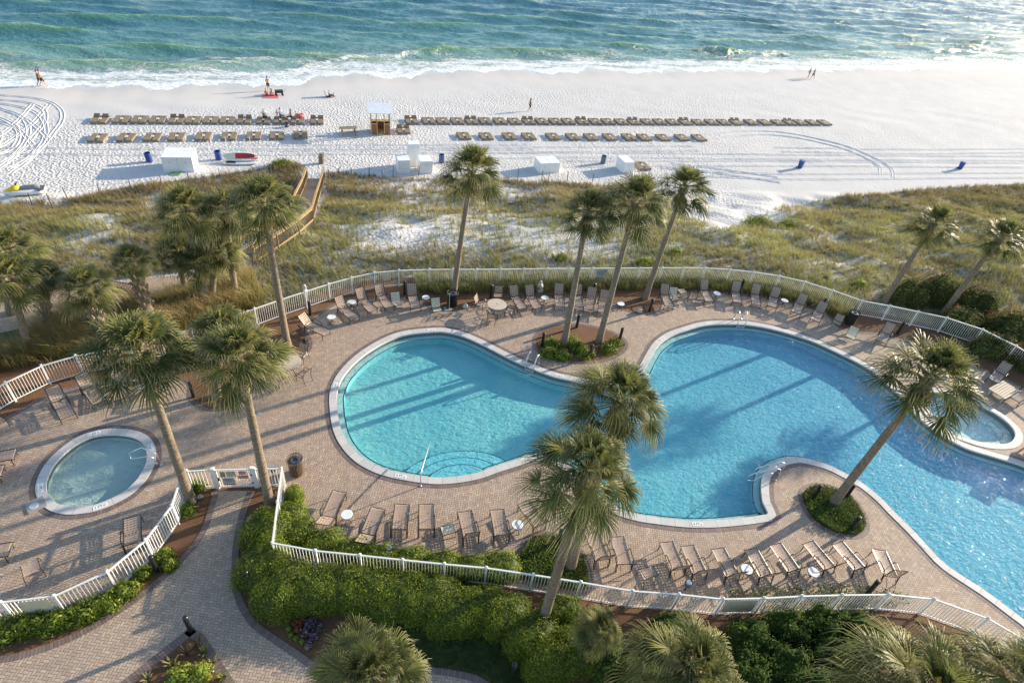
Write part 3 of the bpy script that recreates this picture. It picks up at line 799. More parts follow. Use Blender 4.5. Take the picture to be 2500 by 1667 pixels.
# gate
gd = (gateB - gateA)[:2]; gL = float(np.linalg.norm(gd)); gd = gd / gL
gate = thing('gate', 'white metal pool gate hung with warning signs between two palms', 'gate', (gateA[0], gateA[1], 0), math.atan2(gd[1], gd[0]))
m_ = MB(); m_.box((0.04, 0, .62), (.10, .10, 1.28)); m_.box((.04, 0, 1.28), (.13, .13, .04)); m_.build('post', WHITE, gate)
m_ = MB(); m_.box((gL - .04, 0, .62), (.10, .10, 1.28)); m_.box((gL - .04, 0, 1.28), (.13, .13, .04)); m_.build('post', WHITE, gate)
m_ = MB(); m_.bar((.1, 0, 1.17), (gL - .1, 0, 1.17), .055, .055); m_.bar((.1, 0, .12), (gL - .1, 0, .12), .04, .05); m_.bar((.13, 0, .12), (.13, 0, 1.17), .045, .05, (1, 0, 0)); m_.bar((gL - .13, 0, .12), (gL - .13, 0, 1.17), .045, .05, (1, 0, 0))
for k in range(1, 13): m_.box((.13 + (gL - .26) * k / 13, 0, .64), (.02, .02, 1.02))
m_.build('gate_leaf', WHITE, gate)
m_ = MB(); m_.box((.16, -.03, .62), (.06, .04, .16)); m_.box((gL - .10, -.04, .35), (.08, .04, .06)); m_.box((gL - .10, -.04, .85), (.08, .04, .06)); m_.build('latch', BLACKM, gate)
STAN = simple('tan_sign', (.42, .34, .18), .6); SWH = simple('pale_sign', (.50, .54, .46), .5); SPINK = simple('pink_sign', (.55, .34, .32), .5); SBLUE = simple('blue_grey_sign', (.36, .41, .44), .5)
FR = Matrix(((1, 0, 0), (0, 0, 1), (0, -1, 0))).transposed()
FRT = Matrix(((1, 0, 0), (0, 0, -1), (0, 1, 0)))
def gsign(x0, x1, z0, z1, mat, lines, label):
    m_ = MB(); m_.box(((x0 + x1) / 2, -.030, (z0 + z1) / 2), (x1 - x0, .008, z1 - z0)); s = m_.build('sign', mat, gate); s['label'] = label
    for zc, h, ink, body in lines:
        text(body, h, ((x0 + x1) / 2, -.036, zc), FRT, ink, s)
k = gL / 1.35
gsign(.22 * k, .40 * k, .74, 1.10, STAN, [(1.04, .05, INK, 'POOL'), (.98, .045, INK, 'RULES'), (.92, .045, INK, 'SHOWER'), (.86, .045, INK, 'BEFORE'), (.80, .045, INK, 'ENTERING')], 'tan notice on the pool gate')
gsign(.44 * k, .74 * k, .74, 1.10, SWH, [(1.04, .055, INK, 'NO LIFEGUARD'), (.97, .05, INK, 'ON DUTY SWIM'), (.90, .05, INK, 'AT YOUR OWN'), (.83, .05, INK, 'RISK')], 'pale notice with dark lines of text on the pool gate')
gsign(.84 * k, 1.10 * k, .88, 1.10, SPINK, [(1.04, .05, INK, 'WARNING'), (.94, .07, RED, 'DANGER')], 'small pink warning plate on the pool gate')
gsign(.80 * k, 1.14 * k, .62, .84, SPINK, [(.79, .06, RED, 'ATTENTION'), (.70, .05, RED, 'NO GLASS')], 'long pink warning plate on the pool gate')
gsign(.26 * k, .66 * k, .34, .70, SBLUE, [(.63, .05, INK, 'POOL HOURS'), (.56, .045, INK, 'NO FOOD OR'), (.49, .045, INK, 'BEVERAGES')], 'blue grey notice on the pool gate')
gsign(.26 * k, .68 * k, .22, .32, RED, [(.27, .09, SWH, 'NO DIVING')], 'dark red plate reading NO DIVING')
for i_, (z_, tx) in enumerate(((1.02, 'POOL RULES'), (.90, 'NO RUNNING'), (.80, 'NO GLASS'), (.70, 'NO PETS'), (.45, 'NO DIVING'))):
    p = (backF[23] * .6 + backF[24] * .4) * (1, 1, 0); d = (backF[24] - backF[23])[:2]; d = d / np.linalg.norm(d); n = np.array([d[1], -d[0], 0]) * .034
    t_ = text(tx, .11, p - boff + n + (0, 0, z_), up_rot(d), INK, bf)
# depth markers on the coping
PLATE = simple('white_marker_tile', (.82, .82, .80), .4, var=.03)
def marker(px, py, txt, flip=False, red=True, parent=pool, curve=pool_c, who=''):
    p = at(px, py); j = int(np.argmin(np.linalg.norm(curve[:, :2] - p[:2], axis=1)))
    N = normals2(curve)[j]; t_ = np.array([N[1], -N[0]]); # outward = -N
    outw = -N; c = curve[j, :2] + outw * .19
    d = -t_ if flip else t_
    # reading up-direction points towards / away from the water
    up = np.array([-d[1], d[0]])
    rot = Matrix((Vector((d[0], d[1], 0)), Vector((up[0], up[1], 0)), Vector((0, 0, 1)))).transposed()
    m_ = MB(); m_.box((c[0], c[1], .029), (.50, .19, .008), math.atan2(d[1], d[0])); pl = m_.build('depth_marker', PLATE, parent)
    pl['label'] = 'white depth marker tile reading %s' % txt
    text(txt, .155, (c[0] - d[0] * .06, c[1] - d[1] * .06, .035), rot, INK, pl)
    if red:
        q = c + d * .175
        m2 = MB(); m2.lathe((q[0], q[1], .034), [(.055, 0), (.055, .004)], 16); m2.lathe((q[0], q[1], .0345), [(.035, 0), (.035, .006)], 14); m2.build('marker_symbol', simple('faded_red', (.62, .52, .50), .5), pl)
marker(984, 1152, '3 FT'); marker(1704, 1280, '4 FT'); marker(2246, 1326, '5 FT'); marker(1052, 806, '3 FT', False); marker(818, 945, '3 FT', False); marker(1365, 912, '4 FT', False); marker(2140, 902, '5 FT', False); marker(1612, 826, '5 FT'); marker(1820, 788, '5 FT')
marker(250, 1235, '1 FT', parent=kid, curve=kid_c); marker(100, 1195, '1 FT', parent=kid, curve=kid_c); marker(229, 1060, '1 FT', parent=kid, curve=kid_c); marker(364, 1095, '1 FT', parent=kid, curve=kid_c)
marker(2450, 1012, '3 FT', parent=spa, curve=spa_c)

# ------------------------------------------------------------------ strap furniture
STRAP = simple('tan_vinyl_straps', (.39, .285, .225), .5, var=.06, scale=3)
STRAPC = simple('cream_vinyl_straps', (.66, .61, .48), .5, var=.06, scale=3)
def lattice(m_, prof, width, n_long=7, pitch=.12, fill=.52, sag=.02):
    """woven straps on a side profile (y,z): straps run both ways leaving square holes"""
    prof = np.array(prof, float); seg = np.linalg.norm(np.diff(prof, axis=0), axis=1); s = np.concatenate([[0], np.cumsum(seg)]); L = s[-1]
    nc = int(round(L / pitch)); pl = L / nc; pw = width / n_long
    us = []; vs = []
    for k in range(nc): us += [k * pl + pl * (1 - fill) / 2, k * pl + pl * (1 + fill) / 2]
    for k in range(n_long): vs += [-width / 2 + k * pw + pw * (1 - fill) / 2, -width / 2 + k * pw + pw * (1 + fill) / 2]
    us = [0] + us + [L]; vs = [-width / 2] + vs + [width / 2]
    P = []
    for u in us:
        y = np.interp(u, s, prof[:, 0]); z = np.interp(u, s, prof[:, 1])
        for v in vs: P.append((v, y, z - sag * (1 - (2 * v / width) ** 2)))
    nv = len(vs); F = []
    for i in range(len(us) - 1):
        for j in range(nv - 1):
            ci = i % 2 == 1; cj = j % 2 == 1
            if ci or (cj and 0 < i < len(us) - 2):
                if (j in (0, nv - 2)) and not ci: continue
                F.append((i * nv + j, i * nv + j + 1, (i + 1) * nv + j + 1, (i + 1) * nv + j))
    m_.add(P, F)
def chaise(ang, name='chaise_lounge', strap=STRAP, w=.60, seatL=1.27, backL=.74, h=.38):
    r_ = thing(name, '', 'chaise lounge', (0, 0, 0))
    a = R(ang); x = w / 2; tip = (seatL + backL * math.cos(a), h + backL * math.sin(a))
    m_ = MB(); lattice(m_, [(0, h - .03), (.04, h + .005), (seatL * .55, h - .01), (seatL, h)], w - .03, 5); m_.build('seat_sling', strap, r_)
    m_ = MB(); lattice(m_, [(seatL + .02, h + .01), tip], w - .03, 5); m_.build('backrest_sling', strap, r_)
    m_ = MB()
    for s in (-x, x): m_.tube([(s, -.01, h - .03), (s, .05, h - .005), (s, seatL, h - .005)], .021, 5)
    m_.tube([(-x, 0, h - .03), (x, 0, h - .03)], .016, 5); m_.tube([(-x, seatL, h - .01), (x, seatL, h - .01)], .014, 5)
    m_.build('seat_frame', DARKF, r_)
    m_ = MB()
    for s in (-x + .01, x - .01): m_.tube([(s, seatL, h), (s, tip[0], tip[1])], .02, 5)
    m_.tube([(-x + .01, tip[0], tip[1]), (x - .01, tip[0], tip[1])], .015, 5); m_.build('back_frame', DARKF, r_)
    for s in (-x, x):
        m_ = MB(); m_.tube([(s, .10, h - .01), (s * 1.04, .10, .0)], .019, 5); m_.build('leg', DARKF, r_)
        m_ = MB(); m_.tube([(s, seatL + .12, .0), (s, seatL + .02, h - .02)], .019, 5); m_.build('leg', DARKF, r_)
        m_ = MB(); so_ = s * 1.13; m_.tube([(s, seatL - .62, h - .02), (so_, seatL - .60, h + .16), (so_, seatL - .50, h + .22), (so_, seatL - .12, h + .235), (so_, seatL - .02, h + .19), (so_, seatL + .08, 0)], .019, 5); m_.build('armrest', DARKF, r_)
    m_ = MB(); m_.tube([(-x * .6, seatL + .06, h - .02), (-x * .6, seatL + .32, .10), (x * .6, seatL + .32, .10), (x * .6, seatL + .06, h - .02)], .011, 5); m_.build('stretcher', DARKF, r_)
    return r_
def sand_chair(strap):
    r_ = thing('sand_chair', '', 'beach chair', (0, 0, 0)); w = .54; x = w / 2
    m_ = MB(); lattice(m_, [(0, .20), (.05, .23), (.42, .17)], w - .02, 6); m_.build('seat_sling', strap, r_)
    m_ = MB(); lattice(m_, [(.44, .18), (.72, .72)], w - .02, 6); m_.build('backrest_sling', strap, r_)
    m_ = MB()
    for s in (-x, x): m_.tube([(s, 0, .20), (s, .43, .165), (s, .73, .73)], .013, 5)
    m_.tube([(-x, 0, .2), (x, 0, .2)], .013, 5); m_.tube([(-x, .73, .73), (x, .73, .73)], .013, 5); m_.build('frame', DARKF, r_)
    m_ = MB(); m_.tube([(-x, .02, .2), (-x, .0, .0), (x, .0, .0), (x, .02, .2)], .013, 5); m_.build('leg', DARKF, r_)
    m_ = MB(); m_.tube([(-x, .42, .17), (-x, .50, .0), (x, .50, .0), (x, .42, .17)], .013, 5); m_.build('leg', DARKF, r_)
    return r_
def armchair():
    r_ = thing('strap_chair', '', 'chair', (0, 0, 0)); w = .50; x = w / 2
    m_ = MB(); lattice(m_, [(0, .40), (.05, .43), (.46, .40)], w - .02, 6); m_.build('seat_sling', STRAP, r_)
    m_ = MB(); lattice(m_, [(.48, .43), (.62, .88)], w - .02, 6); m_.build('backrest_sling', STRAP, r_)
    m_ = MB()
    for s in (-x, x): m_.tube([(s, 0, .41), (s, .47, .40), (s, .63, .89)], .014, 5)
    m_.tube([(-x, .63, .89), (x, .63, .89)], .014, 5); m_.tube([(-x, 0, .41), (x, 0, .41)], .014, 5); m_.build('frame', DARKF, r_)
    for s in (-x, x):
        m_ = MB(); so_ = s * 1.1; m_.tube([(s, .0, 0), (so_, .02, .55), (so_, .10, .63), (so_, .42, .63), (s, .56, .66)], .014, 5); m_.build('armrest', DARKF, r_)
        m_ = MB(); m_.tube([(s, .47, .40), (s, .60, 0)], .014, 5); m_.build('leg', DARKF, r_)
    return r_
def ottoman():
    r_ = thing('strap_ottoman', '', 'ottoman', (0, 0, 0)); w = .52; x = w / 2
    m_ = MB(); lattice(m_, [(0, .34), (.06, .38), (.30, .35), (.52, .38), (.58, .34)], w - .02, 6); m_.build('seat_sling', STRAP, r_)
    for s in (-x, x):
        m_ = MB(); m_.tube([(s * 1.15, -.10, 0), (s * 1.08, -.03, .28), (s, .03, .37), (s, .30, .34), (s, .55, .37), (s * 1.08, .62, .28), (s * 1.15, .70, 0)], .014, 5); m_.build('leg', DARKF, r_)
    return r_
protos = {}
def place(kind, foot, hinge, label, group, zf=.36, ang=45):
    """foot/hinge: photo points on the seat plane"""
    a = at(*foot, zf); b = at(*hinge, zf); d = b - a; rz = math.atan2(d[1], d[0]) - math.pi / 2
    key = (kind, ang if kind == 'chaise' else 0)
    if key not in protos:
        protos[key] = {'chaise': lambda: chaise(ang), 'sand': lambda: sand_chair(STRAPC), 'arm': armchair, 'ott': ottoman}[kind]()
        r_ = protos[key]; r_.location = (a[0], a[1], 0); r_.rotation_euler = (0, 0, rz); r_['label'] = label; r_['group'] = group
        return r_
    return dup(protos[key], (a[0], a[1], 0), rz, label, group)
GB, GFr, GK = 'strap chaise lounges in front of the back fence', 'strap chaise lounges along the front hedge', 'strap chaise lounges round the wading pool'
back = [((799, 813), (756, 794), 50, 'tan strap chaise at the left end of the back row beside a tall palm'),
 ((867.5, 777.7), (835, 750.5), 58, 'tan strap chaise between the two small white tables at left of the back row'),
 ((911, 758.6), (882.5, 728.7), 58, 'tan strap chaise right of the second small table in the back row'),
 ((952, 750.5), (930, 722), 60, 'tan strap chaise just left of the cream sand chair by the fence'),
 ((1015.8, 751.8), (1007.6, 724.6), 60, 'tan strap chaise right of the first bollard at the back fence'),
 ((1276.9, 753), (1256.5, 724.6), 60, 'tan strap chaise right of the tan table beside the black trash can'),
 ((1313.6, 751.8), (1294.6, 723.3), 60, 'tan strap chaise next to the grey stone bust and small table'),
 ((1368, 747.8), (1364, 722), 60, 'tan strap chaise left of the slanting palm trunk in the back row'),
 ((1413, 749), (1408.9, 723.3), 60, 'tan strap chaise half hidden behind the left island palm trunk'),
 ((1437.4, 756), (1441.5, 730), 60, 'tan strap chaise between the two island palm trunks'),
 ((1471.5, 763), (1472.8, 738.2), 60, 'tan strap chaise partly behind the right island palm trunk'),
 ((1634.8, 747.8), (1621, 717.8), 58, 'tan strap chaise right of the tilted bollard and palm foot'),
 ((1732.6, 735.6), (1720.3, 712.4), 60, 'tan strap chaise with a small white table at its right near the ladder'),
 ((1800.6, 738.3), (1795.2, 715.2), 60, 'tan strap chaise at the fence directly above the chrome pool ladder'),
 ((1846.9, 743.7), (1842.8, 720.6), 60, 'tan strap chaise just right of the ladder in the back row'),
 ((1885, 749.2), (1889, 724.7), 60, 'tan strap chaise left of the last small table in the back row'),
 ((1943.5, 764), (1953, 741), 60, 'tan strap chaise right of the last small table in the back row'),
 ((1989.7, 783.2), (2000.6, 760), 58, 'tan strap chaise in front of the bollard near the black trash can'),
 ((2151.7, 834.9), (2162.6, 813), 58, 'tan strap chaise partly covered by the big right palm crown'),
 ((2425, 930), (2448, 902), 50, 'tan strap chaise by the hot tub in dappled shade'),
 ((2475, 975), (2506, 958), 40, 'tan strap chaise cut by the right edge near the hot tub')]
for f_, h_, an, lb in back: place('chaise', f_, h_, lb, GB, ang=60 if an > 55 else 50 if an > 45 else 40)
front = [((829.4, 1198.8), (802, 1261.4), 30, 'tan strap chaise nearest the gate in the front row'),
 ((923.3, 1239.6), (897.4, 1304.9), 30, 'tan strap chaise slanting second from the gate in the front row'),
 ((981.8, 1230), (973.6, 1298), 60, 'tan strap chaise standing straight left of its twin in the front row'),
 ((1040.3, 1230), (1041, 1299.4), 60, 'tan strap chaise just left of the cream sand chair in the front row'),
 ((1134, 1247.7), (1149, 1310.3), 70, 'tan strap chaise just right of the cream sand chair in the front row'),
 ((1212.8, 1243.3), (1226, 1315.2), 60, 'tan strap chaise left of the second white table in the front row'),
 ((1277, 1226), (1315.4, 1280), 60, 'tan strap chaise half under the central palm fronds right of a white table'),
 ((1444.5, 1300.5), (1473.8, 1376.8), 70, 'tan strap chaise right of the central palm trunks in the front row'),
 ((1506, 1309.3), (1526.6, 1385.6), 60, 'tan strap chaise just left of the low armchair in the front row'),
 ((1626.3, 1322.5), (1655.7, 1391.4), 70, 'tan strap chaise right of the low armchair in the front row'),
 ((1677.7, 1331.3), (1711.4, 1406), 70, 'tan strap chaise above the dark spotlight at the front fence'),
 ((1751.8, 1338), (1793.4, 1415.5), 70, 'tan strap chaise left of the third white table in the front row'),
 ((1832, 1339.6), (1876.8, 1418.4), 70, 'tan strap chaise right of the third white table in the front row'),
 ((1891.6, 1327.7), (1945, 1403.6), 70, 'tan strap chaise left of the last white table in the front row'),
 ((1972, 1323.2), (2034.5, 1397.6), 70, 'tan strap chaise right of the last white table in the front row'),
 ((2043.4, 1324.7), (2106, 1397.6), 70, 'tan strap chaise left of the black bollard at the right of the front row'),
 ((2144.6, 1341), (2171.4, 1400.6), 78, 'tan strap chaise at the right end of the front row with upright back')]
for f_, h_, an, lb in front: place('chaise', f_, h_, lb, GFr, ang=an)
kidl = [((165.8, 1017), (145.4, 980), 40, 'tan strap chaise at far left above the wading pool'),
 ((242.3, 981.5), (214.3, 943.3), 40, 'tan strap chaise second from left above the wading pool'),
 ((296, 973.9), (293.4, 938), 40, 'tan strap chaise left of the small table under the left palm'),
 ((370, 976.4), (385, 943), 40, 'tan strap chaise right of the small table behind the leaning left palm trunk'),
 ((322.6, 1261), (324.4, 1329), 50, 'tan strap chaise alone in shade beside the lower left fence'),
 ((38, 1108), (-30, 1120), 40, 'tan strap chaise cut by the left edge beside the wading pool'),
 ((8, 1148), (-60, 1160), 40, 'tan strap chaise foot showing at the left edge below another'),
 ((26, 1340), (-50, 1352), 40, 'tan strap chaise cut by the left edge above the lower fence')]
for f_, h_, an, lb in kidl: place('chaise', f_, h_, lb, GK, ang=an)
place('sand', (969.5, 746), (965.5, 733), 'cream strap sand chair left of the first bollard', 'cream sand chairs', .2)
place('sand', (1068.8, 760), (1062.4, 744), 'cream strap sand chair left of the shower post and trash can', 'cream sand chairs', .2)
place('sand', (1646.5, 731), (1641.6, 719), 'cream strap sand chair tucked between chaises right of the palm foot', 'cream sand chairs', .2)
place('sand', (2074, 826), (2081, 811), 'cream strap sand chair below the black trash can at right', 'cream sand chairs', .2)
place('sand', (1090, 1282), (1101.5, 1316), 'cream strap sand chair between two chaises in the front row', 'cream sand chairs', .2)
place('arm', (2041.5, 791.4), (2048, 778), 'tan strap armchair left of the black trash can at right', 'tan strap armchairs', .42)
place('arm', (1694, 716), (1691, 730), 'tan strap armchair turned towards the fence beside an ottoman', 'tan strap armchairs', .42)
place('ott', (1660, 704), (1676, 722), 'tan strap ottoman by the fence left of an armchair', 'tan strap ottomans', .36)
place('arm', (1571, 1388), (1588, 1418), 'low tan strap armchair between two front row chaises', 'tan strap armchairs', .36)
place('ott', (70, 1370), (80, 1405), 'tan strap ottoman with curved legs alone on the lower left deck', 'tan strap ottomans', .36)
place('arm', (0, 1035), (-20, 1020), 'tan strap armchair cut by the left edge above the wading pool', 'tan strap armchairs', .42)
def dining(c, px_chairs, lab, labs, grp):
    p = at(c[0], c[1], .72)
    t = thing('patio_table', lab, 'table', (p[0], p[1], 0), 0, 'round tan patio tables')
    m_ = MB(); m_.lathe((0, 0, .70), [(.54, 0), (.575, .008), (.58, .02), (.57, .028), (.02, .030)], 36); m_.build('tabletop', simple('tan_fibreglass', (.56, .46, .36), .45, var=.08), t, smooth=False)
    m_ = MB(); m_.lathe((0, 0, .731), [(.035, 0), (.03, .006)], 12); m_.build('parasol_hole_cap', DARKF, t)
    for k in range(4):
        an = math.pi / 4 + k * math.pi / 2; m_ = MB(); m_.tube([(.14 * math.cos(an), .14 * math.sin(an), .70), (.16 * math.cos(an), .16 * math.sin(an), .35), (.40 * math.cos(an), .40 * math.sin(an), .0)], .017, 6); m_.build('leg', DARKF, t)
    m_ = MB(); m_.tube([(.15 * math.cos(a_), .15 * math.sin(a_), .33) for a_ in np.linspace(0, 2 * math.pi, 13)[:-1]], .012, 5, closed=True); m_.build('brace', DARKF, t)
    for (cx, cy), lb in zip(px_chairs, labs):
        q = at(cx, cy, .5); d = q[:2] - p[:2]; L = np.linalg.norm(d); d = d / L
        q0 = p[:2] + d * max(.42, L - .30); rz = math.atan2(d[1], d[0]) - math.pi / 2
        if ('arm', 0) in protos: dup(protos[('arm', 0)], (q0[0], q0[1], 0), rz, lb, grp)
dining((1213, 742.5), [(1172, 738), (1216, 716), (1202, 772), (1246, 757)], 'round tan patio table in front of the back fence', ['tan strap armchair left of the back fence patio table', 'tan strap armchair behind the back fence patio table', 'tan strap armchair in front of the back fence patio table', 'tan strap armchair right of the back fence patio table'], 'armchairs round the back fence patio table')
dining((705.6, 884), [(668, 872), (735, 860), (676, 922), (742, 912)], 'round tan patio table under the left palms beside the big pool', ['tan strap armchair at the upper left of the table under the palms', 'tan strap armchair at the upper right of the table under the palms', 'tan strap armchair at the lower left of the table under the palms', 'tan strap armchair at the lower right of the table under the palms'], 'armchairs round the patio table under the palms')
# small side tables
def side_table():
    t = thing('side_table', '', 'side table', (0, 0, 0)); 
    m_ = MB(); m_.lathe((0, 0, .44), [(.20, 0), (.232, .008), (.235, .022), (.225, .028), (.01, .024)], 28); m_.build('tabletop', simple('white_acrylic', (.80, .80, .78), .35, var=.03), t)
    m_ = MB(); m_.lathe((0, 0, .415), [(.225, 0), (.24, .012), (.24, .022), (.20, .024)], 28); m_.build('rim', DARKF, t)
    m_ = MB(); m_.tube([(0, 0, .42), (0, 0, .12)], .028, 8)
    m_.build('pedestal', DARKF, t)
    for k in range(4):
        an = k * math.pi / 2 + .4; c_, s_ = math.cos(an), math.sin(an); m_ = MB(); m_.tube([(0, 0, .14), (.12 * c_, .12 * s_, .11), (.19 * c_, .19 * s_, .015)], .014, 5); m_.ellipsoid((.19 * c_, .19 * s_, .02), (.028, .028, .02), 8, 5); m_.build('foot', DARKF, t)
    return t
sts = [((858.5, 736.9), 'small white table between the second and third chaises of the back row'), ((809, 773.6), 'small white table right of the leftmost back row chaise'), ((1039.7, 726), 'small white table left of the shower post'), ((1330, 726.5), 'small white table beside the grey stone bust'), ((1515.5, 741), 'small white table left of the round stone near the right island palm'), ((1750.7, 716), 'small white table at the back fence left of the pool ladder'), ((1915.6, 733.3), 'small white table at the back fence right of the pool ladder'), ((346.4, 942.8), 'small white table under the left palm above the wading pool'), ((846.5, 1255.4), 'small white table beside the chaise nearest the gate'), ((1263, 1280), 'small white table left of the central palm fronds'), ((1823, 1388.7), 'small white table among the front row chaises left of the peninsula'), ((1986.9, 1396), 'small white table among the front row chaises below the leafy island')]
st0 = None
for (c, lb) in sts:
    p = at(c[0], c[1], .46)
    if st0 is None: st0 = side_table(); st0.location = (p[0], p[1], 0); st0['label'] = lb; st0['group'] = 'small round white side tables'
    else: dup(st0, (p[0], p[1], 0), random.random(), lb, 'small round white side tables')
# bollards
def bollard():
    t = thing('bollard_light', '', 'bollard', (0, 0, 0))
    m_ = MB(); m_.lathe((0, 0, 0), [(.085, 0), (.085, .76)], 18); m_.build('post', BLACKM, t, smooth=False)
    m_ = MB()
    for k in range(4): m_.lathe((0, 0, .775 + k * .035), [(.055, -.012), (.088, -.004), (.088, .004), (.055, .016)], 18)
    m_.build('louvre', BLACKM, t)
    m_ = MB(); m_.lathe((0, 0, .76), [(.045, 0), (.045, .15)], 12); m_.build('lamp_glass', simple('frosted_lens', (.35, .36, .36), .3), t)
    m_ = MB(); m_.lathe((0, 0, .905), [(.088, 0), (.088, .05), (.07, .068), (.01, .075)], 18); m_.build('cap', BLACKM, t)
    return t
bl = [((988, 718), 'black bollard at the back fence between two sand chairs'), ((758, 769), 'black bollard at the fence behind the leftmost back row chaise'), ((748, 860.7), 'black bollard at the mulch tip beside the table under the palms'), ((1198, 727), 'black bollard behind the back fence patio table'), ((1446, 722), 'black bollard behind a chaise between the island palm trunks'), ((1407.5, 799.5), 'black bollard at the rear of the mulched island'), ((1323, 844.4), 'black bollard at the left end of the mulched island'), ((1512, 832), 'black bollard at the right end of the mulched island'), ((1438.8, 873), 'black bollard at the front of the mulched island'), ((1585.7, 760), 'black bollard at the mulch point right of the slanting palm'), ((1806, 711), 'black bollard behind a chaise above the pool ladder'), ((2003, 757), 'black bollard behind the chaise left of the right trash can'), ((2190, 815), 'black bollard half hidden by the big right palm crown'), ((1984, 1216), 'black bollard at the left of the leafy peninsula island'), ((2064, 1214.6), 'black bollard at the right of the peninsula palm trunk'), ((2076, 1293.4), 'black bollard at the lower right of the leafy peninsula island'), ((2118, 1448), 'black bollard at the right end of the front chaise row'), ((1362, 1327), 'grey black bollard beside the central palm trunks'), ((609, 1430), 'black bollard in front of the hedge by the curving path'), ((384, 1394), 'black bollard outside the lower left fence'), ((467, 1540), 'black bollard at the tip of the triangular bed'), ((1250, 1651), 'black bollard on the shaded lawn at the bottom'), ((473, 969), 'black bollard at the mulch edge right of the wading pool chaises')]
b0 = None
for (c, lb) in bl:
    p = at(c[0], c[1], 0)
    if b0 is None: b0 = bollard(); b0.location = (p[0], p[1], 0); b0['label'] = lb; b0['group'] = 'black bollard lights'
    else: dup(b0, (p[0], p[1], 0), random.random(), lb, 'black bollard lights')
# trash receptacles
def receptacle(col, label, px, rim_tilt=True, h=.95, z=None, slat=None):
    p = at(px[0], px[1], 0) if z is None else z
    t = thing('trash_can', label, 'trash can', p, 0)
    m_ = MB(); n = 30
    for k in range(n):
        a_ = 2 * math.pi * k / n; c_, s_ = math.cos(a_), math.sin(a_)
        m_.tube([(.27 * c_, .27 * s_, .05), (.275 * c_, .275 * s_, h - .22), (.31 * c_, .31 * s_, h - .08), (.34 * c_, .34 * s_, h)], .019, 4)
    m_.lathe((0, 0, 0), [(.265, .03), (.28, .03), (.28, .08), (.265, .08)], n); m_.build('slats', slat or col, t)
    m_ = MB(); m_.tube([(.345 * math.cos(a_), .345 * math.sin(a_), h) for a_ in np.linspace(0, 2 * math.pi, 31)[:-1]], .017, 6, closed=True); m_.build('rim', col, t)
    m_ = MB(); m_.lathe((0, 0, 0), [(.24, .04), (.24, h - .12)], 24); m_.build('liner', BLACKM, t)
    m_ = MB(); m_.lathe((0, 0, h - .12), [(.255, 0), (.26, .02), (.13, .06), (.10, .05)], 28, cap=(False, False)); m_.lathe((0, 0, h - .10), [(.11, 0), (.1, .002)], 20); m_.build('lid', simple('dark_grey_lid', (.10, .10, .115), .4), t)
    return t
receptacle(simple('bronze_slats', (.16, .11, .075), .45), 'brown slatted trash can with flared rim beside the gate', (725, 1155))
receptacle(BLACKM, 'black slatted trash can by the palm foot at the back fence', (1104, 745))
receptacle(BLACKM, 'black slatted trash can beside the back fence at right', (2072, 790))
# ladders and rails
def ladder(px1, px2, label):
    """grab rails planted on the deck at px1,px2 (photo points of the deck anchors)"""
    a = at(*px1); b = at(*px2); mid = (a + b) / 2
    j = int(np.argmin(np.linalg.norm(pool_c[:, :2] - mid[:2], axis=1))); N = normals2(pool_c)[j]
    rz = math.atan2(N[1], N[0]) - math.pi / 2      # local +y points into the water
    base = pool_c[j, :2]
    t = thing('pool_ladder', label, 'pool ladder', (base[0], base[1], 0), rz)
    for s in (-.25, .25):
        m_ = MB(); m_.tube([(s, -.62, 0), (s, -.60, .50), (s, -.50, .72), (s, -.32, .80), (s, -.12, .74), (s, .03, .45), (s, .06, .05), (s, .07, -.75)], .03, 8); m_.build('handrail', CHROME, t, smooth=True)
        m_ = MB(); m_.lathe((s, -.62, .0), [(.06, 0), (.055, .02), (.03, .035)], 14); m_.build('flange', CHROME, t)
    for k in range(3):
        m_ = MB(); m_.box((0, .08, -.12 - k * .26), (.48, .09, .03)); m_.build('rung', CHROME, t)
ladder((1296, 874), (1316, 892), 'chrome pool ladder on the curved edge left of the mulched island')
ladder((1788, 780), (1815, 786), 'chrome pool ladder at the far edge of the right lobe')
def place_rails():
    # two long sloping rails at the steps by the peninsula
    a = at(1893, 1172); b = at(1903, 1156)
    t = thing('stair_rail', 'pair of chrome hand rails at the pool corner by the peninsula', 'hand rail', (a[0], a[1], 0))
    for i_, (base, tip) in enumerate((((1893, 1172), (1826, 1168)), ((1903, 1156), (1842, 1152)))):
        A = at(*base) - a * (1, 1, 0); Bp = at(*tip, .0) - a * (1, 1, 0); d = (Bp - A); L = np.linalg.norm(d[:2]); d = d / L
        up = np.array([0, 0, 1.])
        pts = [A, A + up * .55 - d * .05, A + up * .78 + d * .05, A + up * .85 + d * .25, A + d * (L * .72) + up * .55, A + d * L * 1.0 + up * .25, A + d * L * 1.02 + up * -.1, A + d * (L * .80) + up * -.15, A + d * (L * .5) + up * .35, A + d * .3 + up * .5]
        m_ = MB(); m_.tube(pts, .022, 8); m_.build('handrail', CHROME, t, smooth=True)
        m_ = MB(); m_.lathe(A, [(.06, 0), (.055, .02), (.03, .035)], 14); m_.build('flange', CHROME, t)
place_rails()
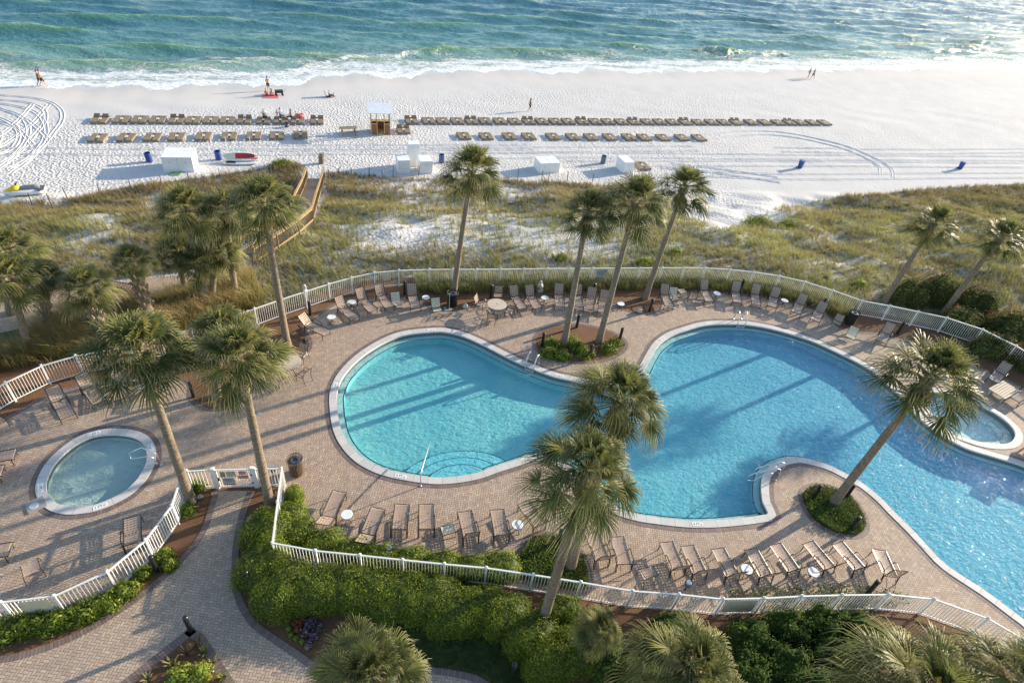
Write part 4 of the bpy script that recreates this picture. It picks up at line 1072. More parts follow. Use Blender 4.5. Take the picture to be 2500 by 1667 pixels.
# rail of the wading pool
a = at(383, 1133); b = at(394, 1131)
t = thing('stair_rail', 'looped chrome hand rail at the right end of the wading pool', 'hand rail', (a[0], a[1], 0))
c0 = at(375, 1132) - a; L1 = at(318, 1118, .35) - a; L2 = at(322, 1096, .5) - a
A1 = at(381, 1131) - a; A2 = at(394, 1134) - a
m_ = MB(); m_.tube([A1, A1 + (0, 0, .35), A1 + (-.15, -.0, .5), L1 * .9 + (0, 0, .0), L1, L1 * .98 + (.0, .08, .25), (L1 + A2) * .5 + (0, .12, .75), A2 + (-.2, .02, .86), A2 + (-.03, 0, .72), A2], .021, 8); m_.build('handrail', CHROME, t, smooth=True)
m_ = MB(); m_.lathe(A1, [(.06, 0), (.055, .02), (.03, .035)], 14); m_.lathe(A2, [(.06, 0), (.055, .02), (.03, .035)], 14); m_.build('flange', CHROME, t)
# straight rail into the steps
a = at(1027, 1186); tip = at(1048, 1080, .75) 
t = thing('stair_rail', 'long single chrome hand rail leading down the shallow end steps', 'hand rail', (a[0], a[1], 0))
d = tip - a; d[2] = 0; L = 1.9; d = d / np.linalg.norm(d)
m_ = MB(); m_.tube([(0, 0, 0), (0, 0, .80), d * .06 + (0, 0, .87), d * .2 + (0, 0, .88), d * L + (0, 0, .52), d * (L + .06) + (0, 0, .46), d * (L + .06) + (0, 0, -.6)], .024, 8); m_.build('handrail', CHROME, t, smooth=True)
m_ = MB(); m_.lathe((0, 0, 0), [(.06, 0), (.055, .02), (.03, .035)], 14); m_.build('flange', CHROME, t)
# shower post by the trash can
a = at(1093, 754)
t = thing('shower_post', 'grey shower post with a chrome pipe beside the black trash can', 'shower', (a[0], a[1], 0))
m_ = MB(); m_.box((0, 0, .5), (.12, .12, 1.0)); m_.build('post', BLACKM, t, bevel=.008)
m_ = MB(); m_.tube([(.08, -.03, 0), (.08, -.03, 1.08), (.05, -.05, 1.14), (-.06, -.05, 1.14)], .018, 8); m_.build('pipe', CHROME, t)
m_ = MB(); m_.box((0.02, 0, .015), (.5, .4, .03)); m_.build('base_slab', COPING, t)
# slatted wooden bench by the hot tub
WD1 = wood('weathered_bench_wood', (.50, .41, .30), (.62, .53, .41), (1, 12, 12))
cr = [at(a_, b_, .42) for a_, b_ in ((2417, 951), (2467, 923), (2493.5, 943), (2425, 991))]
cb = sum(cr) / 4; ux = (cr[1] - cr[0]); ux = ux / np.linalg.norm(ux)
t = thing('slatted_bench', 'wooden slatted bench beside the hot tub', 'bench', (cb[0], cb[1], 0), math.atan2(ux[1], ux[0]))
for k in range(7):
    m_ = MB(); m_.box((0, -.42 + k * .14, .43), (1.7, .115, .035)); m_.build('slat', WD1, t)
for s in (-.65, .65):
    m_ = MB(); m_.box((s, 0, .36), (.08, .90, .09)); m_.build('beam', WD1, t)
    for s2 in (-.36, .36):
        m_ = MB(); m_.box((s, s2, .16), (.08, .08, .32)); m_.build('leg', WD1, t)
b2 = at(2493, 1112); dup(t, (b2[0] + .7, b2[1] - .1, 0), math.atan2(ux[1], ux[0]) + .2, 'wooden slatted bench cut by the right edge below the hot tub')
# stone lumps, ground spotlights
def stone(px, r, lab, mat, cat='stone', hgt=.8, name='landscape_stone'):
    p = at(*px, 0); m_ = MB(); m_.ellipsoid((0, 0, r * hgt * .7), (r, r * .85, r * hgt), 12, 9)
    V = np.array(m_.v); V *= 1 + .12 * np.sin(V[:, :1] * 31 + V[:, 1:2] * 17) + .08 * np.sin(V[:, 2:3] * 40); m_.v = [tuple(v) for v in V]
    o_ = m_.build(name, mat, None, smooth=True); o_.location = (p[0], p[1], 0); tag(o_, lab, cat)
SGR = simple('pale_rock', (.46, .44, .40), .8, var=.25, scale=9, bump=.01)
stone((1136, 751), .18, 'round pale stone right of the black trash can at the back fence', SGR)
stone((1560, 762), .18, 'round pale stone left of the bollard at the mulch point', SGR)
stone((1984, 748), .16, 'dark stone behind the chaise left of the right trash can', simple('dark_rock', (.16, .17, .17), .7))
stone((746, 866), .14, 'pale stone at the foot of the bollard by the palm table', SGR)
stone((655, 1482), .20, 'tall pale stone on the mulch below the hedge corner', SGR, hgt=1.5)
stone((489, 1214), .12, 'small pale stone on the mulch by the gate palm', SGR)
stone((610, 1270), .13, 'rough pale stone beside the hedge near the path', SGR)
# grey stone statue bust
p = at(1317, 712)
t = thing('garden_statue', 'grey stone garden figure on the mulch by the back fence', 'statue', (p[0], p[1], 0))
m_ = MB(); m_.box((0, 0, .12), (.36, .3, .24)); m_.build('plinth', SGR, t, bevel=.02)
m_ = MB(); m_.lathe((0, 0, .24), [(.12, 0), (.17, .1), (.20, .22), (.16, .32), (.07, .37), (.06, .42)], 14); m_.ellipsoid((0, 0, .72), (.10, .11, .13), 12, 9); m_.build('figure', SGR, t, smooth=True)
p = at(750, 745)
t = thing('garden_statue', 'white heron shaped figure on the fence near the leftmost chaise', 'statue', (p[0], p[1], 0))
m_ = MB(); m_.lathe((0, 0, 0), [(.10, 0), (.05, .3), (.09, .55), (.17, .8), (.12, 1.05), (.05, 1.15)], 12); m_.tube([(0, 0, 1.1), (.05, 0, 1.3), (.0, 0, 1.42), (-.1, 0, 1.40)], [.05, .04, .05, .02], 8); m_.build('figure', simple('white_resin', (.72, .70, .66), .6), t, smooth=True)
# spotlights at front fence
for px, lb in (((1677, 1430), 'dark ground spotlight at the front fence below the chaises'), ((950, 1345), 'grey ground spotlight standing in the inner hedge'), ((666, 1150), 'chrome topped light by the gate corner')):
    p = at(*px, .3)
    t = thing('spotlight', lb, 'spotlight', (p[0], p[1], 0))
    m_ = MB(); m_.lathe((0, 0, 0), [(.03, 0), (.03, .3)], 8); m_.build('stake', BLACKM, t)
    m_ = MB(); m_.lathe((0, 0, .3), [(.07, 0), (.13, .08), (.14, .24), (.12, .27)], 16); m_.build('lamp_head', simple('blue_black_metal', (.06, .09, .13), .3), t)
    m_ = MB(); m_.lathe((0, 0, .575), [(.11, 0), (.09, .01)], 16); m_.build('lens', CHROME, t)
# park bench on left path
p = at(300, 725); BR = simple('bench_iron', (.05, .03, .025), .5)
t = thing('park_bench', 'dark slatted bench at the edge of the left brick path', 'bench', (p[0], p[1], 0), R(-24))
m_ = MB()
for k in range(16): m_.box((-.72 + k * .096, .22, .62), (.035, .02, .42))
m_.bar((-.78, .22, .85), (.78, .22, .85), .04, .04); m_.bar((-.78, .22, .42), (.78, .22, .42), .03, .03); m_.build('backrest', BR, t)
m_ = MB()
for k in range(6): m_.box((0, -.22 + k * .085, .42), (1.5, .05, .02))
m_.build('seat', BR, t)
for s in (-.72, .72):
    for y_ in (-.22, .20):
        m_ = MB(); m_.box((s, y_, .205), (.04, .04, .41)); m_.build('leg', BR, t)
    m_ = MB(); m_.tube([(s, -.24, .43), (s, -.24, .62), (s, .2, .64)], .018, 6); m_.build('armrest', BR, t)
# ------------------------------------------------------------------ beach furniture
BW = wood('weathered_bed_wood', (.24, .18, .12), (.36, .28, .20), (12, 1.2, 8))
BWD = wood('dark_bed_wood', (.13, .09, .06), (.22, .155, .10), (12, 1.2, 8))
def beach_bed(raised):
    t = thing('beach_bed', '', 'beach bed', (0, 0, 0)); W, L = 1.48, 1.95
    m_ = MB()
    m_.box((0, -L / 2 + .02, .19), (W, .04, .16)); m_.box((0, L / 2 - .02, .19), (W, .04, .16))
    for s in (-W / 2 + .02, 0, W / 2 - .02): m_.box((s, 0, .185), (.045, L - .08, .14))
    m_.build('frame', BW, t)
    for s in (-1, 1):
        m_ = MB(); ny = 12
        for k in range(9): m_.box((s * .415, -L / 2 + .09 + k * .145, .285), (.54, .125, .025))
        m_.build('slat_seat', BW, t)
        m_ = MB()
        if raised:
            for k in range(5): m_.box((s * .415, L / 2 - .62 + k * .115, .32 + k * .05), (.54, .02, .10), ax=((1, 0, 0), (0, math.cos(-1.15), math.sin(-1.15)), (0, -math.sin(-1.15), math.cos(-1.15))))
            m_.bar((s * .415 - .27, L / 2 - .62, .30), (s * .415 - .27, L / 2 - .14, .54), .04, .03); m_.bar((s * .415 + .27, L / 2 - .62, .30), (s * .415 + .27, L / 2 - .14, .54), .04, .03)
        else:
            for k in range(4): m_.box((s * .415, L / 2 - .52 + k * .145, .29), (.54, .125, .025))
        m_.build('backrest', BWD if raised else BW, t)
        for y_ in (-L / 2 + .1, L / 2 - .1):
            m_ = MB(); m_.box((s * (W / 2 - .08), y_, .06), (.09, .09, .14)); m_.build('leg', BW, t)
    m_ = MB(); m_.box((0, .02, .30), (.26, .50, .05)); m_.build('cup_tray', simple('pale_tray', (.62, .56, .46), .7), t)
    m_ = MB(); m_.lathe((0, .36, .28), [(.05, 0), (.05, .05)], 10); m_.box((0, .42, .262), (.24, .42, .02)); m_.build('umbrella_socket', BWD, t)
    return t
bedp = {}
def bed_at(px, py, raised, rz, label, grp):
    p = on_ter(px, py); u = np.array([math.cos(rz), math.sin(rz)]); v = np.array([-u[1], u[0]])
    c = p[:2] + u * .76 + v * .97; z = float(ter0(c[0], c[1])) - .02
    if raised not in bedp:
        o_ = beach_bed(raised); bedp[raised] = o_; o_.location = (c[0], c[1], z); o_.rotation_euler = (0, 0, rz); o_['label'] = label; o_['group'] = grp
    else: o_ = dup(bedp[raised], (c[0], c[1], z), rz, label, grp)
    return o_
G = 'wooden double beach beds in rows on the sand'
L1 = [219, 273, 318, 363, 409.5, 450, 494, 535, 577, 624.5, 667, 709, 757]
for i, x in enumerate(L1):
    y = 303.2 + (x - 219) * .004
    r_ = i in (0, 4, 8, 12)
    bed_at(x, y, r_, R(-4 + 2 * random.random()), '%s wooden beach bed from the left, upper row left of kiosk%s' % (ORD[i], ', backs raised' if r_ else ''), G)
L2 = [212, 283, 348, 408, 475, 539, 600, 657.7, 716.5]
for i, x in enumerate(L2): bed_at(x, 349 - i * .9, False, R(-5 + i * .6), '%s flat wooden beach bed from the left in the lower row left of the kiosk' % ORD[i], G)
R1 = [992, 1034, 1069, 1105, 1140, 1174, 1210, 1246, 1281.6, 1314, 1348, 1379, 1413.6, 1446, 1477.5, 1510, 1541.5, 1575, 1605.4, 1636.7, 1668, 1701, 1733.3, 1763.3, 1794, 1830, 1864, 1897, 1925, 1952, 1981.5, 2011]
for i, x in enumerate(R1):
    r_ = i % 4 == 0
    bed_at(x, 305.2 + (x - 992) * .0028, r_, R(0), '%s wooden beach bed right of the kiosk in the long upper row%s' % (ORD[i], ', backs raised' if r_ else ''), G)
R2 = [1121, 1176, 1234, 1281.6, 1341.5, 1390.5, 1435.4, 1481.6, 1529, 1567, 1613.6, 1660, 1702]
for i, x in enumerate(R2): bed_at(x, 343 + (x - 1121) * .006, False, R(0), '%s flat wooden beach bed from the left in the lower row right of the kiosk' % ORD[i], G)
bed_at(971, 329, True, R(-2), 'wooden beach bed with raised backs just right of the kiosk', G)
bed_at(1561, 418, False, R(0), 'flat wooden beach bed beside the rightmost white storage box', G)

# kiosk
p = on_ter(931, 329)
KW = wood('cedar_cladding', (.26, .10, .05), (.36, .16, .08), (18, 18, .8)); KY = simple('pine_trim', (.50, .36, .14), .6)
kx = thing('beach_kiosk', 'small cedar beach kiosk with white metal roof between the bed rows', 'kiosk', (p[0], p[1] + .8, p[2]), R(-3)); kx.scale = (1.12, 1, 1.18)
def pk(nm, boxes, mt, bev=0):
    m_ = MB()
    for c_, s_ in boxes: m_.box(c_, s_)
    return m_.build(nm, mt, kx, bevel=bev)
pk('wall', [((-.66, -.80, .50), (.56, .05, 1.0))], KW); pk('wall', [((.66, -.80, .50), (.56, .05, 1.0))], KW)
pk('wall', [((-.93, 0, .50), (.05, 1.5, 1.0))], KW); pk('wall', [((.93, 0, .50), (.05, 1.5, 1.0))], KW); pk('wall', [((0, .78, .50), (1.8, .05, 1.0))], KW)
pk('window_frame', [((-.66, -.80, 1.03), (.56, .06, .06)), ((.66, -.80, 1.03), (.56, .06, .06)), ((-.66, -.80, 1.40), (.56, .06, .06)), ((.66, -.80, 1.40), (.56, .06, .06))], KY)
pk('corner_post', [((s, y_, 1.05), (.08, .08, 2.1)) for s in (-.93, .93) for y_ in (-.8, .78)], KY); pk('door_frame', [((s, -.80, 1.05), (.08, .08, 2.1)) for s in (-.36, .36)], KY)
pk('beam', [((0, -.8, 2.1), (1.95, .08, .10)), ((0, .78, 2.0), (1.95, .08, .10))], KY)
pk('counter', [((0, .45, .98), (1.7, .45, .05))], KY); pk('floor', [((0, 0, .05), (1.8, 1.55, .1))], KY)
m_ = MB()
ca = .12
for k in range(6): m_.box((0, -1.15 + .2 + k * .42, 2.16 + k * .05), (2.5, .40, .05), ax=((1, 0, 0), (0, math.cos(ca), math.sin(ca)), (0, -math.sin(ca), math.cos(ca))))
m_.build('roof', simple('white_metal_roof', (.74, .76, .80), .35), kx)
# picnic table
p = on_ter(852, 331); t = thing('picnic_table', 'weathered picnic table left of the beach kiosk', 'picnic table', (p[0], p[1] + .4, p[2]), R(6))
for k in range(5):
    m_ = MB(); m_.box((0, -.3 + k * .15, .74), (1.9, .13, .04)); m_.build('table_board', BW, t)
for s in (-1, 1):
    m_ = MB(); m_.box((0, s * .72, .44), (1.9, .24, .04)); m_.build('seat', BW, t)
    m_ = MB(); m_.bar((s * .7, -.55, 0), (s * .7, -.15, .72), .06, .08); m_.bar((s * .7, .55, 0), (s * .7, .15, .72), .06, .08); m_.bar((s * .7, -.8, .40), (s * .7, .8, .40), .05, .08); m_.build('leg_frame', BWD, t)
# storage boxes
WBX = simple('white_storage_panel', (.80, .80, .80), .5, var=.04, scale=1.5)
def boxset(px, py, w, dpt, h, rz, label, n=1):
    p = on_ter(px, py)
    t = thing('storage_box', label, 'storage box', (p[0], p[1], p[2] - .03), R(rz))
    for k in range(n):
        ww = w / n
        m_ = MB(); m_.box((ww * (k + .5), dpt / 2, h / 2), (ww - .02, dpt, h)); m_.build('body', WBX, t, bevel=.01)
        m_ = MB(); m_.box((ww * (k + .5), dpt / 2, h + .03), (ww + .005 - .02, dpt + .05, .06)); m_.build('lid', WBX, t, bevel=.01)
    m_ = MB()
    for k in range(n): m_.box((w / n * (k + .5), -.02, h * .7), (.12, .03, .05))
    m_.build('handle', simple('grey_latch', (.4, .4, .4), .4), t)
    return t
boxset(401, 421, 2.65, 2.3, 1.45, -3, 'wide white double storage box at the left of the beach', 2)
boxset(972, 424, 1.25, 1.5, 1.35, 2, 'low white storage box left of the tall white locker')
boxset(997.5, 407, 1.18, .95, 2.35, 2, 'tall white locker between two low storage boxes')
boxset(1026, 425, 1.3, 1.6, 1.3, 2, 'low white storage box right of the tall white locker')
boxset(1317, 424, 2.3, 1.9, 1.1, 3, 'wide white double storage box between two palms', 2)
boxset(1520, 424, 1.25, 1.9, 1.25, 3, 'single white storage box behind the two island palms')
# drums and bins
BLUE = simple('blue_plastic', (.03, .07, .26), .4, var=.15)
def drum(px, py, label, col=BLUE, tilt=0, rr=.30, h=.92):
    p = on_ter(px, py); t = thing('beach_drum', label, 'trash drum', (p[0], p[1], p[2] - .03), 0); t.rotation_euler = (R(tilt), R(-tilt * .6), 0)
    m_ = MB(); m_.lathe((0, 0, 0), [(rr * .96, 0), (rr, .02), (rr, h * .33), (rr + .015, h * .35), (rr, h * .37), (rr, h * .66), (rr + .015, h * .68), (rr, h * .70), (rr, h), (rr - .02, h), (rr - .02, .1)], 22, cap=(True, True)); m_.build('drum', col, t)
    m_ = MB(); m_.tube([((rr - .01) * math.cos(a_), (rr - .01) * math.sin(a_), h) for a_ in np.linspace(0, 2 * math.pi, 23)[:-1]], .018, 5, closed=True); m_.build('rim', col, t)
    m_ = MB(); m_.lathe((0, 0, h - .10), [(rr - .025, 0), (rr - .03, .01)], 18); m_.build('bin_liner', simple('dark_bag', (.03, .035, .06), .5), t)
drum(366, 395, 'blue trash drum left of the wide white storage box', tilt=4); drum(535, 390, 'blue trash drum behind the red and white paddle board', tilt=3)
drum(1078, 397, 'blue trash drum half hidden by the tallest middle palm'); drum(1472, 399, 'grey blue trash drum left of the single white storage box', simple('faded_blue', (.12, .17, .24), .5))
p = on_ter(786, 399); receptacle(simple('grey_wood_slats', (.36, .30, .22), .7), 'wooden slatted trash can at the beach end of the boardwalk', (0, 0), z=p, h=1.0)
for px, lb in (((1952, 411), 'blue wheelie bin standing on tyre tracks right of the palms'), ((2343, 413), 'blue wheelie bin at the far right of the beach')):
    p = on_ter(*px); t = thing('wheelie_bin', lb, 'wheelie bin', (p[0], p[1], p[2] - .02), R(15 + px[0] % 7))
    m_ = MB(); m_.box((0, 0, .5), (.50, .56, .92)); 
    V = np.array(m_.v); k = (V[:, 2] < .3); V[k, :2] *= .78; m_.v = [tuple(v) for v in V]; m_.build('body', BLUE, t, bevel=.02)
    m_ = MB(); m_.box((0, 0, .99), (.58, .66, .07)); m_.build('lid', BLUE, t, bevel=.02)
    for s in (-.24, .24):
        m_ = MB(); m_.tube([(s - .03, .30, .10), (s + .03, .30, .10)], .10, 12); m_.build('wheel', BLACKM, t)
# dune stakes with rope
STK = simple('stake_wood', (.11, .085, .065), .8)
stk = [((-20, 492), ), ((79, 502),), ((126, 502),), ((165, 485),), ((245, 477),), ((323, 469),), ((396, 456),), ((464, 450),), ((804, 440),), ((829, 434.7),), ((859, 434.7),), ((901, 432),), ((933, 440),), ((960, 432),), ((1022, 431),), ((1264, 437),), ((1322, 441),), ((1338, 448),), ((1385, 442),), ((1445, 448),)]
stp = []
s0 = None
for i, ((c,),) in enumerate([(q,) for q in stk]):
    p = on_ter(*c); stp.append(p)
    lb = '%s thin wooden stake from the left along the foot of the dunes' % ORD[i]
    if s0 is None:
        m_ = MB(); m_.lathe((0, 0, -.2), [(.04, 0), (.038, 1.25), (.03, 1.28)], 8); s0 = m_.build('dune_stake', STK); s0.location = [float(a_) for a_ in p]; tag(s0, lb, 'stake', 'wooden stakes along the dunes')
    else:
        c_ = s0.copy(); COL.objects.link(c_); c_.location = [float(a_) for a_ in p]; c_['label'] = lb; c_.rotation_euler = (R(random.uniform(-3, 3)), R(random.uniform(-4, 4)), 0)
for a_, b_, lb in ((0, 8, 'thin rope strung between the left dune stakes'), (8, 15, 'thin rope strung between dune stakes right of the boardwalk'), (15, 20, 'thin rope strung between dune stakes below the middle white boxes')):
    m_ = MB(); pts = []
    for i in range(a_, b_ - 1):
        for s in np.linspace(0, 1, 5)[:-1]:
            q = stp[i] * (1 - s) + stp[i + 1] * s; pts.append(q + (0, 0, .92 - .25 * s * (1 - s)))
    pts.append(stp[b_ - 1] + (0, 0, .92)); m_.tube(pts, .009, 4)
    tag(m_.build('rope', simple('rope', (.45, .42, .34), .8)), lb, 'rope')
# jet ski
p = on_ter(62, 478)
t = thing('jet_ski', 'white and yellow jet ski lying on the sand at far left', 'jet ski', (p[0], p[1] + .3, p[2]), R(8))
def hull(name, secs, mt, n=12, parent=None):
    """secs: (y, halfwidth, z_bottom, z_top)"""
    g = []
    for y_, hw, zb, zt in secs:
        row = []
        for k in range(n):
            a_ = 2 * math.pi * k / n; c_, s_ = math.cos(a_), math.sin(a_)
            row.append((y_, hw * np.sign(c_) * abs(c_) ** .7, (zb + zt) / 2 + (zt - zb) / 2 * np.sign(s_) * abs(s_) ** .8))
        row.append(row[0]); g.append(row)
    m_ = MB(); m_.sheet(np.array(g)); return m_.build(name, mt, parent, smooth=True)
JW = simple('white_gelcoat', (.78, .78, .77), .25, var=.03); JY = simple('yellow_gelcoat', (.72, .56, .03), .3, var=.05)
hull('hull', [(-1.55, .02, .30, .40), (-1.4, .22, .12, .44), (-.9, .44, .02, .46), (0, .56, .0, .46), (1.0, .56, .0, .44), (1.4, .54, .05, .42), (1.42, .01, .2, .3)], JW, parent=t)
hull('keel_band', [(-1.50, .02, .26, .30), (-1.3, .30, .12, .20), (0, .58, .12, .20), (1.38, .56, .12, .20), (1.42, .1, .14, .18)], simple('grey_gelcoat', (.12, .12, .12), .4), parent=t)
hull('hood', [(-1.42, .03, .40, .46), (-1.1, .26, .40, .62), (-.7, .33, .42, .82), (-.35, .26, .44, .90), (-.25, .05, .5, .7)], JY, parent=t)
hull('seat', [(-.35, .10, .44, .72), (.1, .17, .44, .78), (.7, .18, .44, .80), (1.05, .14, .44, .84), (1.12, .03, .5, .7)], simple('grey_vinyl', (.25, .26, .28), .5), parent=t)
m_ = MB(); m_.tube([(-.38, -.38, .98), (-.45, -.15, .98), (-.45, .15, .98), (-.38, .38, .98)], .025, 6); m_.bar((-.45, 0, .86), (-.45, 0, .99), .12, .14, (1, 0, 0)); m_.build('handlebar', BLACKM, t)
m_ = MB(); m_.box((1.15, 0, .46), (.5, .9, .05)); m_.build('rear_deck', simple('dark_mat', (.10, .10, .11), .8), t)
# paddle boards on a stand
p = on_ter(588, 396)
PBR = simple('red_board', (.50, .04, .05), .3); PBW = simple('cream_board_paint', (.72, .68, .55), .3, var=.04)
def sup(z, y, mats, lab, tilt, L=3.2, xo=0):
    t = thing('paddle_board', lab, 'paddle board', (p[0] + xo, p[1] + y, p[2] + z), R(-2)); t.rotation_euler = (R(tilt), 0, R(-2))
    xs_ = np.linspace(-L / 2, L / 2, 25)
    def part(nm, x0, x1, mt, s=1, dz=0):
        xx = np.linspace(x0, x1, 14); g = []
        for x in xx:
            hw = .40 * s * max(0, 1 - abs(2 * x / L) ** 2.6) ** .55
            g.append([(x, -hw, 0 + dz), (x, -hw * .8, .06 + dz), (x, hw * .8, .06 + dz), (x, hw, 0 + dz), (x, hw * .8, -.05), (x, -hw * .8, -.05), (x, -hw, 0 + dz)])
        m_ = MB(); m_.sheet(np.array(g)); m_.build(nm, mt, t)
    part('deck', -L / 2 + .001, L / 2 - .001, mats[0]); part('colour_panel', mats[2], mats[3], mats[1], .82, .006)
    m_ = MB(); m_.bar((L / 2 - .35, 0, -.2), (L / 2 - .25, 0, -.05), .02, .12); m_.build('fin', BLACKM, t)
    return t
sup(.62, .0, (PBW, PBR, -.40, 1.35), 'cream and red paddle board leaning on the stand by the palms', 48)
sup(.16, -.5, (simple('white_board', (.74, .74, .74), .3), simple('dark_stripe', (.08, .05, .06), .4), -1.3, -.4), 'lower white paddle board lying in front of the red one', 8, 3.4)
sup(.36, -.1, (MATS['white_board'], PBR, .9, 1.5), 'middle white paddle board on the low rack', 6, 3.3, .15)
rk = thing('board_rack', 'low rack with two tall white poles holding paddle boards', 'rack', (p[0], p[1], p[2]), R(-2))
for s in (-1.05, 1.15):
    m_ = MB(); m_.tube([(s, .18, 0), (s, .18, 2.5)], .028, 8); m_.build('pole', WHITE, rk)
    m_ = MB(); m_.bar((s, -.9, .08), (s, .45, .08), .08, .08); m_.bar((s, .35, .08), (s, .25, .75), .07, .07); m_.build('foot_beam', BWD, rk)
# green hose ring by the storage box
p = on_ter(430, 425); m_ = MB()
for k in range(4): m_.tube([((.62 - .09 * k) * math.cos(a_) + .03 * k, (.62 - .08 * k) * math.sin(a_) * .8, .03 + .02 * k) for a_ in np.linspace(0, 2 * math.pi, 25)[:-1]], .02, 5, closed=True)
o_ = m_.build('hose', simple('green_hose', (.22, .42, .14), .5)); o_.location = [float(a_) for a_ in p]; tag(o_, 'coil of green hose on the sand before the left storage box', 'hose')
# wagon
p = on_ter(682, 233); t = thing('beach_wagon', 'black folding beach wagon beside the sunbathers', 'wagon', [float(a_) for a_ in p], R(8))
m_ = MB(); m_.box((0, 0, .48), (.95, .5, .30), taper=1.05); m_.build('basket', BLACKM, t)
m_ = MB(); m_.tube([(.5, 0, .35), (.85, 0, .75), (.85, .12, .78)], .015, 5); m_.build('pull_handle', BLACKM, t)
for s in (-.38, .38):
    for y_ in (-.27, .27):
        m_ = MB(); m_.tube([(s, y_ - .03, .13), (s, y_ + .03, .13)], .13, 14); m_.build('wheel', BLACKM, t)

# ------------------------------------------------------------------ people
SKIN = simple('skin', (.50, .27, .18), .55, var=.08); HAIRD = simple('dark_hair', (.05, .03, .02), .6); HAIRG = simple('grey_hair', (.45, .42, .38), .6); HAIRB = simple('fair_hair', (.40, .27, .13), .6)
def skin_mesh(name, J, E, Rd, mat, parent, levels=1, root=0):
    me = bpy.data.meshes.new(name); me.from_pydata([tuple(map(float, j)) for j in J], E, [])
    ob = bpy.data.objects.new(name, me); COL.objects.link(ob)
    md = ob.modifiers.new('skin', 'SKIN'); md.use_smooth_shade = True
    for i, r_ in enumerate(Rd):
        sv = me.skin_vertices[0].data[i]; sv.radius = (r_, r_) if not isinstance(r_, tuple) else r_; sv.use_root = i == root
    ss = ob.modifiers.new('sub', 'SUBSURF'); ss.levels = levels; ss.render_levels = levels
    dg = bpy.context.evaluated_depsgraph_get(); m2 = bpy.data.meshes.new_from_object(ob.evaluated_get(dg)); bpy.data.objects.remove(ob)
    m2.materials.clear(); m2.materials.append(mat); m2.name = name
    return _link(bpy.data.objects.new(name, m2), parent)
def person(label, px, pose='walk', H=1.72, rz=0, top=None, bottom=None, hair=HAIRD, longhair=False, phase=1, dz=0, group=None, xy=None):
    """faces local +x"""
    p = on_ter(*px) if xy is None else np.array(xy, float); s = H / 1.75
    t = thing('person', label, 'person', (p[0], p[1], p[2] + dz), R(rz), group); t.scale = (s,) * 3
    if pose in ('walk', 'stand'):
        st = .30 * phase if pose == 'walk' else .04
        pel = (0, 0, .93); hz = .86
        J = [pel, (.0, 0, 1.12), (0.01, 0, 1.36), (.015, 0, 1.48), (.03, 0, 1.60), (.035, 0, 1.70)]
        for sg in (-1, 1):
            f = st * sg
            J += [(0, .10 * sg, .86), (f * .5 + .04, .10 * sg, .49), (f - (.05 if f < 0 else 0), .10 * sg, .09), (f + .14, .11 * sg, .03)]
            g = -.8 * st * sg
            J += [(0.01, .18 * sg, 1.41), (g * .35 - .03, .23 * sg, 1.14), (g * .8 + .05, .24 * sg, .90), (g * .9 + .08, .24 * sg, .80)]
        if pose == 'stand' and phase == 2:
            J[12:14] = [(.20, -.18, 1.12), (.26, -.08, 1.36)]; J[20:22] = [(.20, .18, 1.12), (.26, .08, 1.36)]
    else:   # sit on the ground / bed: hips at 0, legs forward
        hb = .10 if pose == 'ground' else .45
        J = [(0, 0, hb), (-.05, 0, hb + .20), (-.07, 0, hb + .43), (-.05, 0, hb + .55), (-.02, 0, hb + .67), (-.01, 0, hb + .77)]
        for sg in (-1, 1):
            if pose == 'ground': J += [(.02, .10 * sg, hb), (.40, .12 * sg, hb + .26), (.72, .12 * sg, .06), (.84, .12 * sg, .08)]
            else: J += [(.02, .10 * sg, hb), (.44, .12 * sg, hb + .02), (.46, .12 * sg, .07), (.60, .12 * sg, .03)]
            J += [(-.06, .18 * sg, hb + .48), (.06, .24 * sg, hb + .22), (.30, .16 * sg, hb + .16), (.38, .12 * sg, hb + .15)]
    E = [(0, 1), (1, 2), (2, 3), (3, 4), (4, 5)]; Rd = [.115, .11, .125, .052, .088, .075]
    for b_ in (6, 14):
        E += [(0, b_), (b_, b_ + 1), (b_ + 1, b_ + 2), (b_ + 2, b_ + 3), (2, b_ + 4), (b_ + 4, b_ + 5), (b_ + 5, b_ + 6), (b_ + 6, b_ + 7)]
        Rd += [.085, .058, .040, .035, .052, .040, .030, .028]
    skin_mesh('body', J, E, Rd, SKIN, t)
    if top:
        m_, sl_ = top; jj = [1, 2, 10, 11, 18, 19] if sl_ else [0, 1, 2]
        K = [0, 1, 2] + ([10, 11, 18, 19] if sl_ else []); mp = {k: i for i, k in enumerate(K)}
        EE = [(0, 1), (1, 2)] + ([(mp[2], mp[10]), (mp[10], mp[11]), (mp[2], mp[18]), (mp[18], mp[19])] if sl_ else [])
        skin_mesh('shirt', [J[k] for k in K], EE, [Rd[k] * 1.22 for k in K], m_, t)
    if bottom:
        m_, ln = bottom; K = [0, 6, 7, 14, 15] + ([8, 16] if ln else []); mp = {k: i for i, k in enumerate(K)}
        EE = [(0, 1), (1, 2), (0, 3), (3, 4)] + ([(mp[7], mp[8]), (mp[15], mp[16])] if ln else [])
        skin_mesh('trousers' if ln else 'shorts', [J[k] for k in K], EE, [Rd[k] * 1.2 for k in K], m_, t)
    hd = np.array(J[5]); m_ = MB(); m_.ellipsoid(hd + (-.02, 0, .015), (.105, .095, .105), 12, 8)
    if longhair: m_.ellipsoid(hd + (-.09, 0, -.14), (.05, .085, .17), 10, 7)
    m_.build('hair', hair, t, smooth=True)
